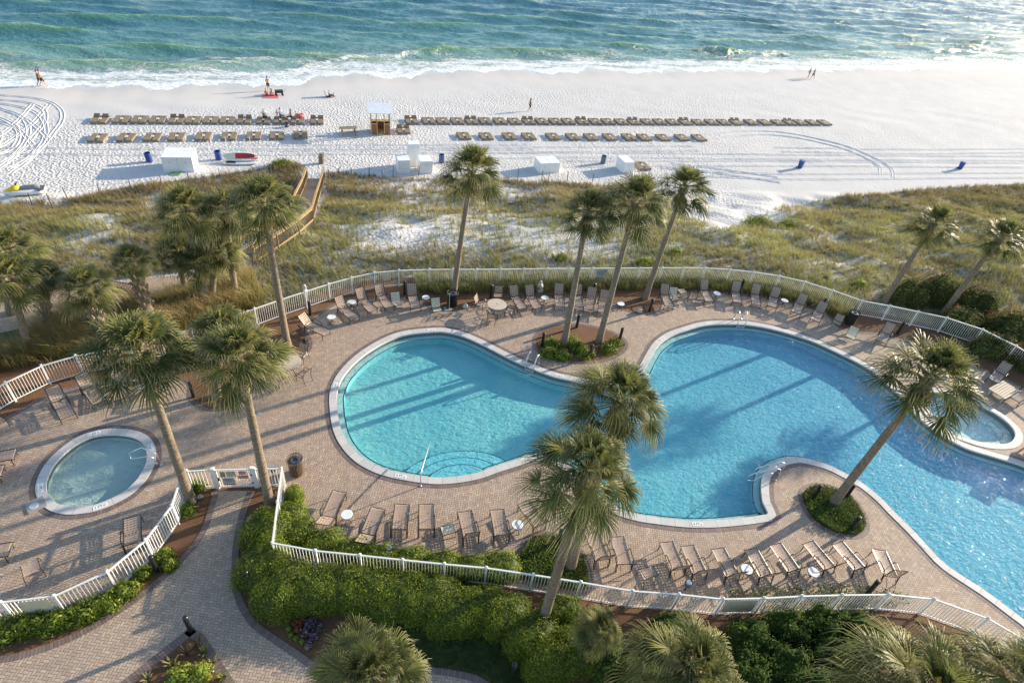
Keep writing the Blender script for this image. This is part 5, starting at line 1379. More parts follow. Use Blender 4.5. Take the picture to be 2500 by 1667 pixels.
    m_ = MB(); m_.ellipsoid(hd + (.088, 0, -.05), (.018, .014, .022), 6, 5); m_.ellipsoid(hd + (-.0, .088, -.04), (.02, .012, .03), 6, 5); m_.ellipsoid(hd + (0, -.088, -.04), (.02, .012, .03), 6, 5); m_.build('nose_and_ears', SKIN, t, smooth=True)
    m_ = MB(); m_.ellipsoid(hd + (.078, .033, -.02), (.010, .012, .008), 6, 5); m_.ellipsoid(hd + (.078, -.033, -.02), (.010, .012, .008), 6, 5); m_.build('eyes', BLACKM, t)
    return t
BLK = simple('black_cloth', (.02, .02, .025), .8); DKB = simple('navy_cloth', (.05, .06, .12), .8); GRN = simple('grey_green_cloth', (.26, .30, .24), .8); BLUC = simple('bright_blue_cloth', (.01, .15, .52), .8); LTB = simple('pale_blue_cloth', (.32, .46, .60), .8); REDC = simple('red_pink_cloth', (.55, .16, .18), .8); GRY = simple('grey_cloth', (.2, .2, .22), .8)
person('person in a dark top walking at the water edge, left of the pair', (100, 210), rz=12, H=1.78, top=(BLK, False), bottom=(BLK, False))
person('person in black shorts and tan top walking at the water edge, right of the pair', (107, 211), rz=12, H=1.85, top=(simple('tan_cloth', (.36, .25, .17), .8), True), bottom=(BLK, False), phase=-1)
person('person in swimwear standing behind two sunbathers near the water', (656, 222), 'stand', rz=-90, H=1.75, bottom=(BLK, False), phase=2)
person('person sitting on the sand, left of the two sunbathers by the wagon', (651, 234), 'ground', rz=90, H=1.7, top=(REDC, False), hair=HAIRB)
person('person sitting on the sand beside the wagon, right of the two sunbathers', (664, 235), 'ground', rz=95, H=1.7, top=(simple('pink_cloth', (.6, .3, .34), .8), False), longhair=True)
m_ = MB(); m_.box((0, 0, .012), (1.9, 1.7, .02)); p = on_ter(660, 236); o_ = m_.build('beach_towel', REDC); o_.location = [float(a_) for a_ in p]; tag(o_, 'pink red towel under the two sunbathers near the water', 'towel')
person('person in a blue chair shape sitting alone on the sand near the water', (805, 237), 'ground', rz=0, H=1.5, top=(DKB, True), bottom=(DKB, True), hair=HAIRG)
t = thing('beach_chair', 'low blue beach chair under the lone sitter near the water', 'beach chair', [float(a_) for a_ in on_ter(803, 237)], 0)
m_ = MB(); m_.box((-.1, 0, .06), (.5, .55, .03)); m_.build('seat', DKB, t)
m_ = MB(); m_.box((-.42, 0, .42), (.03, .55, .75), ax=((math.cos(.35), 0, math.sin(.35)), (0, 1, 0), (-math.sin(.35), 0, math.cos(.35)))); m_.build('backrest', DKB, t)
person('small person bending beside the lone sitter near the water', (815, 238.5), 'ground', rz=180, H=1.1, top=(BLK, False), hair=HAIRD)
person('person in a black dress walking across the open sand', (1293, 272), rz=5, H=1.66, top=(BLK, False), bottom=(BLK, False), longhair=True)
person('slim person in a dark swimsuit walking right, left of the couple', (1972, 191), rz=10, H=1.62, top=(BLK, False), longhair=True)
person('person in a pale blue shirt and blue shorts, right of the walking couple', (1982, 193.5), rz=10, H=1.78, top=(LTB, True), bottom=(DKB, False), phase=-1, hair=HAIRG)
def bedxy(px, py, dx, dy): q = on_ter(px, py); return (q[0] + dx, q[1] + dy, q[2] + .03)
person('person in a grey green shirt and dark trousers sitting on a beach bed', (0, 0), 'bench', rz=-60, H=1.7, top=(GRN, True), bottom=(BLK, True), hair=HAIRG, xy=bedxy(653, 303, -.3, 1.2))
person('person in a bright blue shirt sitting with their back turned on a beach bed', (0, 0), 'bench', rz=-20, H=1.72, top=(BLUC, True), bottom=(GRY, True), xy=bedxy(695, 303, -.4, 1.5))
person('bare shouldered person with dark hair leaning beside the blue shirted one', (0, 0), 'bench', rz=-150, H=1.68, top=(GRY, False), bottom=(DKB, False), longhair=True, xy=bedxy(711, 303, .0, 1.2))
person('child in pink and white sitting on a beach bed behind the blue shirt', (0, 0), 'bench', rz=-90, H=1.25, top=(simple('pale_pink_cloth', (.66, .52, .52), .8), True), xy=bedxy(680, 303, -.1, 1.9))
person('person stooping over bags at the front of the beach beds', (0, 0), 'ground', rz=-100, H=1.55, top=(DKB, True), bottom=(DKB, True), xy=bedxy(706, 310, -.2, .0))
person('tan child sitting at the right of the beach bed group', (0, 0), 'bench', rz=200, H=1.2, hair=HAIRB, xy=bedxy(722, 303, .1, 1.5))
p = bedxy(733, 303, 0, 1.1); m_ = MB(); m_.ellipsoid((0, 0, .52), (.50, .34, .26), 12, 8); m_.ellipsoid((.3, .1, .62), (.26, .24, .2), 10, 7)
o_ = m_.build('beach_bag', REDC, None, smooth=True); o_.location = p; tag(o_, 'heap of red and pink bags on the beach bed group', 'bag')

# ------------------------------------------------------------------ boardwalk
PLK = wood('grey_planks', (.13, .10, .09), (.22, .175, .155), (1, 1, 1)); RAILW = wood('yellow_pine_rail', (.34, .22, .095), (.44, .31, .15), (3, 3, 3), .6)
bwk = thing('boardwalk', 'wooden boardwalk with yellow pine railings winding over the dunes to the beach', 'boardwalk', (0, 0, 0))
BC = [on_ter(600, 632, .12), on_ter(655, 598, .35), on_ter(703, 566, .45), on_ter(738, 538, .45), on_ter(750, 500, .40), on_ter(764, 462, .25), on_ter(772, 436, .12)]
WB = 1.6
BN = normals2(np.array(BC), False)
Lf = [c[:2] + n_ * WB / 2 for c, n_ in zip(BC, BN)]; Rt = [c[:2] - n_ * WB / 2 for c, n_ in zip(BC, BN)]
m_ = MB()
for i in range(len(BC) - 1):
    n_ = max(3, int(np.linalg.norm(BC[i + 1] - BC[i]) / .145))
    for k in range(n_):
        f0, f1 = k / n_, (k + .88) / n_
        q = [Lf[i] * (1 - f0) + Lf[i + 1] * f0, Rt[i] * (1 - f0) + Rt[i + 1] * f0, Rt[i] * (1 - f1) + Rt[i + 1] * f1, Lf[i] * (1 - f1) + Lf[i + 1] * f1]
        z0 = BC[i][2] * (1 - f0) + BC[i + 1][2] * f0; z1 = BC[i][2] * (1 - f1) + BC[i + 1][2] * f1
        zz = [z0, z0, z1, z1]
        top = [(*a_, z_) for a_, z_ in zip(q, zz)]; bot = [(*a_, z_ - .04) for a_, z_ in zip(q, zz)]
        m_.add(bot + top, [(0, 1, 2, 3), (7, 6, 5, 4), (0, 4, 5, 1), (1, 5, 6, 2), (2, 6, 7, 3), (3, 7, 4, 0)])
pl_ = m_.build('plank_deck', PLK, bwk)
for side, S_ in ((1, Lf), (-1, Rt)):
    for i in range(len(BC)):
        a_ = np.array([*S_[i], BC[i][2]]); mm = MB(); mm.box(a_ + (0, 0, .2), (.11, .11, 1.9)); mm.build('post', RAILW, bwk)
    for i in range(len(BC) - 1):
        a_ = np.array([*S_[i], BC[i][2]]); b_ = np.array([*S_[i + 1], BC[i + 1][2]])
        mm = MB(); mm.bar(a_ + (0, 0, 1.12), b_ + (0, 0, 1.12), .14, .04); mm.build('handrail', RAILW, bwk)
        mm = MB(); mm.bar(a_ + (0, 0, .95), b_ + (0, 0, .95), .05, .10); mm.bar(a_ + (0, 0, .12), b_ + (0, 0, .12), .05, .10); n_ = int(np.linalg.norm(b_ - a_) / .17)
        for k in range(1, n_): q = a_ + (b_ - a_) * k / n_; mm.box(q + (0, 0, .53), (.035, .035, .86))
        mm.build('baluster_panel', RAILW, bwk)
# ------------------------------------------------------------------ palms
PALM = foliage('palm_leaf', [(0, (.055, .070, .022)), (.4, (.13, .148, .045)), (.75, (.215, .22, .068)), (1, (.31, .29, .10))], trans=.36, rough=.42, tip=(.52, .46, .27), spec=.08)
DEADP = foliage('dead_frond', [(0, (.12, .06, .025)), (1, (.34, .21, .10))], trans=.2, rough=.6, spec=.2)
def bark():
    t = NT('palm_bark'); p = t.obj()
    r_ = t.noise(t.mapping(p, (1.5, 1.5, 7)), 3, 4, .7); r2 = t.noise(p, 9, 4, .7); g = t.noise(p, .6, 2)
    c = t.mix(t.ramp(r_, [(.35, 0.0), (.7, 1.0)]), (.15, .115, .085), (.34, .27, .20))
    c = t.mix(t.ramp(r2, [(.45, 0.0), (.75, .5)]), c, (.09, .07, .05))
    return t.done(t.pbr(c, .9, t.bump(t.math('ADD', r_, r2), .03)))
BARK = bark()
BOOT = simple('leaf_boots', (.30, .24, .17), .85, var=.35, scale=6)
def fan_leaf(V, Qd, T, Rn, Tp, c, az, el, pet, Lb, nseg, droop, rnd, wscale=1):
    """one costapalmate leaf"""
    d0 = np.array([math.cos(az) * math.cos(el), math.sin(az) * math.cos(el), math.sin(el)])
    # petiole arches
    P = [c + d0 * .08]; d = d0.copy()
    for k in range(3):
        d = d + np.array([0, 0, -.11 * droop]); d /= np.linalg.norm(d); P.append(P[-1] + d * pet / 3)
    s = np.cross(d, [0, 0, 1.]); s /= np.linalg.norm(s) + 1e-9; u = np.cross(s, d)
    w_ = .022
    o = len(V); 
    for q in P: V.extend([q - s * w_, q + s * w_]); Rn.extend([rnd * .6 + .35] * 2); Tp.extend([0, 0])
    for k in range(3): Qd.append((o + 2 * k, o + 2 * k + 1, o + 2 * k + 3, o + 2 * k + 2))
    H = P[-1]; half = R(108)
    ang = np.linspace(-half, half, nseg)
    da = ang[1] - ang[0]
    for a_ in ang:
        L = Lb * (.72 + .34 * math.cos(a_ * .75)) * random.uniform(.9, 1.08)
        a2 = a_ + random.uniform(-.03, .03)
        cost = .22 * Lb * max(0, math.cos(a_))
        dr = math.cos(a2) * d + math.sin(a2) * s + u * (.22 * abs(math.sin(a2)) + random.uniform(-.05, .07))
        dr /= np.linalg.norm(dr); sd = np.cross(dr, u); sd /= np.linalg.norm(sd) + 1e-9
        b0 = H + d * cost * .6; g_ = droop * random.uniform(.6, 1.5) * .34
        rr = rnd + random.uniform(-.1, .1)
        st = []
        for f, wf in ((.0, .012), (.45, L * .45 * da * .40), (.75, L * .34 * da * .30)):
            ww = max(.006, wf) * wscale
            q = b0 + dr * L * f + np.array([0, 0, -g_ * L * f ** 2.2]); fold = u * ww * .5
            st.append((q - sd * ww + fold, q + sd * ww - fold * .2, f))
        tipq = b0 + dr * L * (1 - .25 * g_) + np.array([random.uniform(-.04, .04), random.uniform(-.04, .04), -g_ * L * 1.75])
        o = len(V)
        for x_, y_, f in st: V.extend([x_, y_]); Rn.extend([rr, rr]); Tp.extend([f * .75, f * .75])
        V.append(tipq); Rn.append(rr); Tp.append(1.)
        Qd.append((o, o + 1, o + 3, o + 2)); Qd.append((o + 2, o + 3, o + 5, o + 4)); T.append((o + 4, o + 5, o + 6))
def crown_mesh(seed, n=46, rad=1.0, nseg=26, droop=.85, wind=(0, 0)):
    random.seed(seed); V, Qd, T, Rn, Tp = [], [], [], [], []
    for i in range(n):
        f = (i + .5) / n
        el = R(84 - 96 * f ** .85) + random.uniform(-.18, .18); kk = 1 - .42 * max(0, math.sin(el)) ** 1.5; az = i * 2.39996 + random.uniform(-.25, .25)
        c = np.array([0, 0, .15 - .35 * f])
        fan_leaf(V, Qd, T, Rn, Tp, c, az, el, rad * random.uniform(.55, 1.02) * (.75 + .30 * f) * kk, rad * random.uniform(.68, .92) * (.45 + .55 * kk), nseg, droop * (.6 + .55 * f), max(0, min(1, random.gauss(.42, .2) - .15 * f + .1)))
    V = np.array(V)
    if wind != (0, 0):
        r2 = np.linalg.norm(V, axis=1) ** 1.6; V[:, 0] += wind[0] * r2 * .12; V[:, 1] += wind[1] * r2 * .12
    ob = np_mesh('crown', V, quads=Qd, tris=T, mats=[PALM], attrs={'rnd': Rn, 'tip': Tp})
    V2, Q2, T2, R2, P2 = [], [], [], [], []
    for i in range(9):
        fan_leaf(V2, Q2, T2, R2, P2, np.array([0, 0, -.25]), i * .7 + random.random(), R(-40 - random.random() * 35), rad * .22, rad * .42, 16, 1.2, random.random())
    dd = np_mesh('dead_fronds', np.array(V2), quads=Q2, tris=T2, mats=[DEADP], attrs={'rnd': R2, 'tip': P2})
    for x_ in (ob, dd): COL.objects.unlink(x_)
    return ob.data, dd.data
WIND = (-.25, .1)
CR = [crown_mesh(s, wind=WIND) for s in (11, 12, 13, 14)]
CRF = [crown_mesh(s, n=44, nseg=38, droop=1.1, wind=(-.7, .35)) for s in (21, 22, 23)]
def palm(name_label, base, crown, rad, var, booted=False, fg=False, r0=.19, r1=.14, zb=None, hgt=None, bend=.12):
    """base and crown are photo points; the trunk stands in the vertical plane through its foot that faces the camera"""
    if hgt is None:
        B = on_ter(*base) if zb is None else at(base[0], base[1], zb)
        vd = np.array([B[0], B[1]]); vd /= np.linalg.norm(vd)
        w_ = ray(*crown); tt = (B[0] * vd[0] + B[1] * vd[1]) / (w_[0] * vd[0] + w_[1] * vd[1])
        T = np.array([0, 0, HC]) + w_ * tt
    else:
        T = at(crown[0], crown[1], hgt); B = np.array([T[0] + base[0], T[1] + base[1], -.02])
    T = T - np.array([0, 0, .26 * rad])
    t = thing('palm_tree', name_label, 'palm tree', [float(a_) for a_ in B], 0, 'cabbage palms')
    D = T - B; L = np.linalg.norm(D); m_ = MB(); pts = []; rr = []
    for k in range(13):
        f = k / 12; q = D * f; q[:2] = D[:2] * (f ** (1 + bend * 2)); pts.append(q)
        rr.append((r0 + (.05 if f < .04 else 0)) * (1 - f) + r1 * f + (.02 * math.sin(k * 2.1)) * .3)
    pts.insert(0, pts[0] - (0, 0, .15)); rr.insert(0, r0 + .07)
    m_.tube(pts, rr, 12)
    m_.build('trunk', BARK, t, smooth=True)
    # leaf bases at the top (all the way down on booted trunks)
    m_ = MB(); f0 = .30 if booted else .86
    nb = int(L * (1 - f0) * (16 if booted else 14)) + 10
    for k in range(nb):
        f = f0 + (1 - f0) * k / nb; q = D * f; q[:2] = D[:2] * (f ** (1 + bend * 2)); an = k * 2.4
        ra = r0 * (1 - f) + r1 * f; dr = np.array([math.cos(an), math.sin(an), 0])
        tn = np.array([-dr[1], dr[0], 0])
        a_ = q + dr * (ra - .02); b_ = q + dr * (ra + .12) + (0, 0, .30)
        m_.bar(a_, b_, .035 if not booted else .05, .12, up=dr)
    m_.build('leaf_bases', BOOT, t)
    cm, dm = (CRF if fg else CR)[var % (3 if fg else 4)]
    for nm, me in (('crown', cm), ('dead_fronds', dm)):
        c_ = bpy.data.objects.new(nm, me); COL.objects.link(c_); c_.parent = t; c_.location = [float(a_) for a_ in (D + (0, 0, .05))]; c_.rotation_euler = (0, 0, R(var * 67 % 40 - 20)); c_.scale = (rad,) * 3
    return T
PL = [('tall palm rising beside the boardwalk bend with straight trunk', (702, 845), (640, 485), 1.22, 0, False),
 ('palm in the boardwalk cluster with slim trunk and dark crown', (577, 728), (550, 505), 1.12, 1, False),
 ('palm with large dark crown at upper left of the boardwalk cluster', (500, 735), (450, 500), 1.2, 2, False),
 ('palm with pale crown at the lower left of the boardwalk cluster', (457, 722), (430, 608), .98, 3, False),
 ('palm with pale crown in the middle of the boardwalk cluster', (505, 745), (488, 635), .92, 0, False),
 ('short palm trunk standing close behind the cluster palms', (519, 742), (530, 600), .95, 1, False),
 ('palm with smooth trunk at the far left edge above the fence', (76, 856), (18, 668), 1.1, 2, False),
 ('palm with booted trunk second from the left edge', (120, 812), (95, 668), .85, 3, True),
 ('palm whose crown fills the upper left edge', (30, 765), (15, 600), 1.05, 0, True),
 ('short palm with criss-cross booted trunk by the left brick path', (262, 838), (205, 690), .95, 1, True),
 ('stubby palm with very thick criss-cross booted trunk', (372, 790), (318, 628), .75, 2, True),
 ('big palm leaning over the lower left fence by the wading pool', (466, 1222), (334, 842), 1.25, 3, False),
 ('big palm at the pool gate with tall slim trunk', (659, 1228), (580, 858), 1.08, 0, False),
 ('palm on the mulch tip between wading pool and patio table', (530, 968), (540, 800), 1.15, 1, False),
 ('tall single palm behind the back fence by the black trash can', (1107, 728), (1153, 405), 1.28, 2, False),
 ('left palm of the mulched island between the pool lobes', (1377, 840), (1437, 508), 1.12, 3, False),
 ('right palm of the mulched island between the pool lobes', (1462, 835), (1556, 480), 1.28, 0, False),
 ('slanting palm on the back mulch right of the island palms', (1575, 729), (1673, 448), 1.22, 1, False),
 ('leaning palm beyond the fence at right, nearer the centre', (2157, 740), (2285, 538), 1.15, 2, False),
 ('leaning palm rising out of the oleanders at the right', (2301, 768), (2448, 572), 1.15, 3, False),
 ('palm with wide crown growing on the leafy peninsula island', (2033, 1230), (2285, 905), 1.36, 0, False),
 ('front palm of the central pair with lower shaggy crown', (1323, 1525), (1440, 1135), 1.1, 1, False),
 ('rear palm of the central pair with upper crown over the pool', (1392, 1385), (1520, 965), 1.12, 2, False),
 ('palm trunk rising at the right edge behind the fence', (2478, 830), (2640, 660), 1.2, 3, False)]
for (lb, b_, c_, rd, vr, bt) in PL:
    palm(lb, b_, c_, rd, vr, bt, fg=(b_[1] > 1300), r0=.195 if not bt else .27, r1=.125 if not bt else .25, zb=-.02 if b_[1] > 725 else None)
palm('nearest palm crown at the bottom left over the lawn', (.3, -1.2), (905, 1640), 1.02, 0, fg=True, hgt=5.6)
palm('broad nearest palm crown at the bottom centre before the fence', (.5, -.9), (1700, 1625), 1.05, 1, fg=True, hgt=6.2)
palm('huge palm crown at the bottom right corner', (.5, -1.2), (2290, 1690), 1.25, 2, fg=True, hgt=8.0)
palm('palm crown reaching in at the far bottom right corner', (.5, -1.0), (2520, 1660), 1.05, 0, fg=True, hgt=7.2)
palm('small palm top against the front fence beside the big bottom crown', (.1, -.1), (1470, 1530), .55, 2, fg=True, hgt=2.2)

# ------------------------------------------------------------------ grass
def grass_mesh(name, P, hgt, rnd, nb, width, mat, spread=.12, lean=.35, wind=(-.25, .05), parent=None, seg2=.55):
    """P (n,3) tuft positions; every tuft gets nb blades"""
    P = np.asarray(P, float); n = len(P); N = n * nb
    base = np.repeat(P, nb, 0).copy(); h = np.repeat(np.broadcast_to(hgt, n), nb) * rng.uniform(.55, 1.1, N)
    a = rng.uniform(0, 2 * np.pi, N); r_ = spread * np.sqrt(rng.uniform(0, 1, N)) * np.repeat(np.broadcast_to(hgt, n), nb)
    base[:, 0] += r_ * np.cos(a); base[:, 1] += r_ * np.sin(a)
    ln = lean * rng.uniform(.3, 1.3, N) * h
    dx = np.cos(a) * ln + wind[0] * h; dy = np.sin(a) * ln + wind[1] * h
    b = a + np.pi / 2 + rng.uniform(-.5, .5, N); wx = np.cos(b) * width / 2; wy = np.sin(b) * width / 2
    V = np.zeros((N, 5, 3)); z0 = np.zeros(N)
    V[:, 0] = base - np.stack([wx, wy, z0], 1); V[:, 1] = base + np.stack([wx, wy, z0], 1)
    mid = base + np.stack([dx * .35, dy * .35, h * .62], 1)
    V[:, 2] = mid - np.stack([wx, wy, z0], 1) * .8; V[:, 3] = mid + np.stack([wx, wy, z0], 1) * .8
    V[:, 4] = base + np.stack([dx, dy, h * .97], 1)
    i = np.arange(N)[:, None] * 5
    Q = i + np.array([[0, 1, 3, 2]]); T = i + np.array([[2, 3, 4]])
    rn = np.repeat(np.clip(np.repeat(np.broadcast_to(rnd, n), nb) + rng.normal(0, .10, N), 0, 1), 5)
    tp = np.tile([0, 0, .5, .5, 1.], N)
    return np_mesh(name, V.reshape(-1, 3), quads=Q, tris=T, mats=[mat], attrs={'rnd': rn, 'tip': tp}, parent=parent)
GRS = foliage('dune_grass_blade', [(0, (.13, .10, .05)), (.3, (.22, .175, .08)), (.55, (.21, .215, .075)), (.8, (.31, .31, .11)), (1, (.21, .26, .065))], trans=.4, rough=.55, tip=(.36, .30, .14), spec=.3)
def region(pts): return np.array([on_ter(a, b)[:2] for a, b in pts])
GA = region([(-260, 545), (0, 505), (150, 485), (300, 462), (420, 445), (560, 425), (640, 412), (700, 398), (742, 405), (738, 470), (715, 525), (640, 575), (560, 622), (450, 665), (300, 680), (100, 705), (-260, 740)])
GBb = region([(800, 420), (900, 428), (1050, 437), (1200, 435), (1330, 445), (1500, 452), (1600, 470), (1650, 500), (1760, 560), (1850, 540), (1900, 500), (2050, 480), (2250, 462), (2700, 440)])
hi = [p_ for p_ in GBb]; x1 = hi[-1][0]
lo = [(x_, float(yb(x_)) - .35) for x_ in np.linspace(min(x1, xs[-1] - .5), -4.3, 60)]
lowr = [(x1, 18.0), (50, 16.0)]
mid_bw = [tuple(on_ter(*q)[:2]) for q in ((600, 665), (690, 590), (772, 545), (795, 480))]
GBP = np.array([tuple(p_) for p_ in hi] + lowr + lo + mid_bw)
GLP = region([(-260, 880), (0, 856), (60, 833), (150, 797), (240, 755), (340, 748), (450, 725), (520, 703), (560, 690), (600, 672), (640, 740), (600, 752), (460, 802), (316, 845), (180, 868), (0, 935), (-120, 960), (-260, 960)])
def scatter(poly, n, dens=None):
    lo_, hi_ = poly.min(0), poly.max(0); Pp = rng.uniform(lo_, hi_, (n, 2)); Pp = Pp[inside(Pp, poly)]
    if dens is not None: Pp = Pp[rng.uniform(0, 1, len(Pp)) < dens(Pp)]
    return Pp
sand_spots = [(960, 575, 130, 45, .80), (1180, 560, 190, 55, .62), (1400, 600, 130, 40, .60), (1050, 500, 120, 22, .5), (1000, 455, 120, 18, .7), (1250, 470, 100, 18, .75), (1480, 545, 100, 30, .6), (1720, 500, 90, 45, .97), (1850, 520, 90, 28, .85), (1960, 500, 60, 18, .6), (1740, 560, 60, 20, .5),
              (2060, 640, 110, 14, .5), (200, 590, 120, 25, .5), (260, 540, 70, 20, .55), (130, 500, 60, 14, .6), (380, 500, 40, 30, .7), (2020, 585, 60, 14, .6), (1900, 560, 50, 18, .6), (1650, 600, 40, 12, .5)]
def dune_dens(Pp):
    z_ = ter0(Pp[:, 0], Pp[:, 1]); pp = proj(np.column_stack([Pp, z_]))
    d_ = np.ones(len(Pp))
    for x_, y_, rx, ry, s_ in sand_spots: d_ *= 1 - s_ * np.exp(-(((pp[:, 0] - x_) / rx) ** 2 + ((pp[:, 1] - y_) / ry) ** 2) ** 1.5)
    nz = wav(Pp[:, 0], Pp[:, 1], .9, 5) * .35 + wav(Pp[:, 0], Pp[:, 1], 2.1, 6) * .45 + wav(Pp[:, 0], Pp[:, 1], 3.7, 7) * .40
    return np.clip(d_ * sstep(-1.0, -.15, nz + (d_ - .62) * 1.3), 0, 1)
def tuftset(name, poly, n, hg, lab, cfun, dens=dune_dens, nb=11, w_=.022, zoff=-.03, mat=GRS, flat0=False, lean=.45):
    Pp = scatter(poly, n, dens); z_ = ter0(Pp[:, 0], Pp[:, 1]) + zoff
    if flat0: z_ = np.full(len(Pp), -.02)
    P3 = np.column_stack([Pp, z_]); c_ = cfun(P3); h_ = hg * (.7 + .45 * rng.uniform(0, 1, len(Pp)) + .25 * wav(Pp[:, 0], Pp[:, 1], .7, 2))
    o_ = grass_mesh(name, P3, h_, c_, nb, w_, mat, spread=.32, lean=lean); tag(o_, lab, kind='stuff'); return o_
def dcol(P3):
    pp = proj(P3); far_ = sstep(520, 470, pp[:, 1]) if False else 1 - sstep(450, 560, pp[:, 1])
    nz = .5 + .22 * wav(P3[:, 0], P3[:, 1], .35, 8) + .18 * wav(P3[:, 0], P3[:, 1], 1.1, 9) + rng.normal(0, .07, len(P3))
    return np.clip(.28 * far_ + (1 - far_) * (nz + .12), 0, 1)
tuftset('dune_grass', GA, 14000, .55, 'brownish dune grass left of the boardwalk', lambda P3: np.clip(dcol(P3) - .12, 0, 1))
tuftset('dune_grass', GBP, 66000, .56, 'green and brown dune grass between the fence and the beach', dcol)
GAUT = foliage('fountain_grass_blade', [(0, (.26, .17, .07)), (.4, (.34, .27, .10)), (1, (.24, .27, .08))], trans=.45, rough=.55, tip=(.58, .42, .22), spec=.3)
tuftset('fountain_grass', GLP, 5200, 1.15, 'tall golden fountain grass outside the left fence', lambda P3: rng.uniform(.2, 1, len(P3)), dens=lambda Pp: sstep(-.9, .2, wav(Pp[:, 0], Pp[:, 1], 1.2, 5)), nb=30, w_=.016, mat=GAUT, flat0=True, lean=.55)
# shade between the dune grass tufts, with leaf litter, painted into the sand colour
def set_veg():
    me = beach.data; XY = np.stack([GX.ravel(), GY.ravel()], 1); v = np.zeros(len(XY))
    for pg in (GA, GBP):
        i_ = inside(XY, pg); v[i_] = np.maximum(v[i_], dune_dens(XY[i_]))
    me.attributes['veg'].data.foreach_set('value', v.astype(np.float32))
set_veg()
# tall green grass just behind the back fence
fb = backF[:, :2]
def strip(a0, a1, n, dmin, dmax):
    out = []
    C = catmull(np.column_stack([fb, np.zeros(len(fb))]), False, .3); N = normals2(C, False)
    i0 = int(a0 * (len(C) - 1)); i1 = int(a1 * (len(C) - 1)); idx = rng.integers(i0, i1, n)
    dd = rng.uniform(dmin, dmax, n); s = 1
    return C[idx, :2] + N[idx] * dd[:, None]
Pp = strip(.33, .80, 1500, -.9, .9); Pp2 = strip(.33, .80, 1, 0, 1)
nrm = strip(.4, .41, 1, .5, .5)
Pz = np.column_stack([Pp, np.full(len(Pp), -.02)])
o_ = grass_mesh('fence_grass', Pz, .62 * rng.uniform(.7, 1.2, len(Pz)), rng.uniform(.6, 1, len(Pz)), 22, .016, GRS, spread=.3, lean=.5); tag(o_, 'green ornamental grass growing through the back fence', kind='stuff')

# ------------------------------------------------------------------ shrubs and hedges
def leaves_on(Pt, Nm, size, jitter, rnd, mat, name, parent=None, core=None):
    n = len(Pt); Nn = Nm + rng.normal(0, jitter, (n, 3)); Nn /= np.linalg.norm(Nn, axis=1, keepdims=True)
    a = np.cross(Nn, rng.normal(0, 1, (n, 3))); a /= np.linalg.norm(a, axis=1, keepdims=True); b = np.cross(Nn, a)
    s = (size * rng.uniform(.6, 1.25, n))[:, None]
    V = np.stack([Pt - a * s, Pt + b * s * .45, Pt + a * s, Pt - b * s * .45], 1)
    Q = np.arange(n)[:, None] * 4 + np.array([[0, 1, 2, 3]])
    rn = np.repeat(rnd, 4); mi = np.zeros(n, int)
    V = V.reshape(-1, 3)
    if core is not None:
        cv, cf, cr = core; Q = np.vstack([Q, np.array(cf) + len(V)]); V = np.vstack([V, cv]); rn = np.concatenate([rn, cr])
    return np_mesh(name, V, quads=Q, mats=[mat], attrs={'rnd': rn, 'tip': np.zeros(len(V))}, parent=parent)
def mound(name, c, r, label, cat, mat, n=1500, size=.05, lump=.12, rz=0, group=None, col=(.5, .22), rough=.6, flowers=None, sq=1.0, thin=0):
    """leafy mound: leaves over a lumpy ellipsoid, fuller inside"""
    k = np.arange(n) + .5; ph = np.arccos(1 - k / n * (1.22)); th = np.pi * (1 + 5 ** .5) * k
    D = np.stack([np.sin(ph) * np.cos(th), np.sin(ph) * np.sin(th), np.cos(ph)], 1)
    seed = c[0] * 3.1 + c[1]
    if sq != 1: D = np.sign(D) * np.abs(D) ** sq
    lm = lambda D_: 1 + lump * (np.sin(D_[:, 0] * 5 + seed) * np.cos(D_[:, 1] * 6 + seed * 2) + .6 * np.sin(D_[:, 0] * 13 + seed) * np.sin(D_[:, 1] * 12 + D_[:, 2] * 9))
    depth = 1 - .22 * rng.uniform(0, 1, n) ** 2 * rough * 1.6 + .05 * rng.normal(0, 1, n) * rough
    Pt = D * np.array(r) * (lm(D) * depth)[:, None]
    Nm = D / np.array(r); Nm /= np.linalg.norm(Nm, axis=1, keepdims=True)
    rn = np.clip(col[0] + col[1] * rng.normal(0, 1, n) + .12 * np.sin(D[:, 0] * 7 + seed), 0, 1)
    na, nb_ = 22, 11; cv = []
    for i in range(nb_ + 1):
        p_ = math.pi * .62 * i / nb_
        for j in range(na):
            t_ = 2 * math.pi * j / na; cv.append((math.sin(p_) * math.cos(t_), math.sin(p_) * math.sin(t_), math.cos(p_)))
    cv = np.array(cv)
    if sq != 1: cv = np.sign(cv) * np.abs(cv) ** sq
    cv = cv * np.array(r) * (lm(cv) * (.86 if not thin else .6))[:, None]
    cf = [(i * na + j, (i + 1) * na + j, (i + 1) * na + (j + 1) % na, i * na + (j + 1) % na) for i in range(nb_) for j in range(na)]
    cz, sz = math.cos(rz), math.sin(rz); M = np.array([[cz, sz, 0], [-sz, cz, 0], [0, 0, 1]])
    Pt = Pt @ M; Nm = Nm @ M; cv = cv @ M
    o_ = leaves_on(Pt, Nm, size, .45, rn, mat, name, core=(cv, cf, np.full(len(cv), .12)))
    o_.location = [float(a_) for a_ in c]; tag(o_, label, cat, group)
    if flowers:
        fm, fn, sel = flowers; idx = rng.choice(np.where(sel(Pt))[0], min(fn, int(sel(Pt).sum())), replace=False) if sel(Pt).any() else []
        if len(idx):
            f_ = leaves_on(Pt[idx] * 1.03, Nm[idx], .06, .5, rng.uniform(0, 1, len(idx)), fm, 'flowers', parent=o_)
    return o_
HG = foliage('hedge_leaf', [(0, (.05, .07, .012)), (.35, (.115, .16, .018)), (.7, (.19, .25, .028)), (1, (.29, .35, .04))], trans=.38, rough=.5, spec=.25)
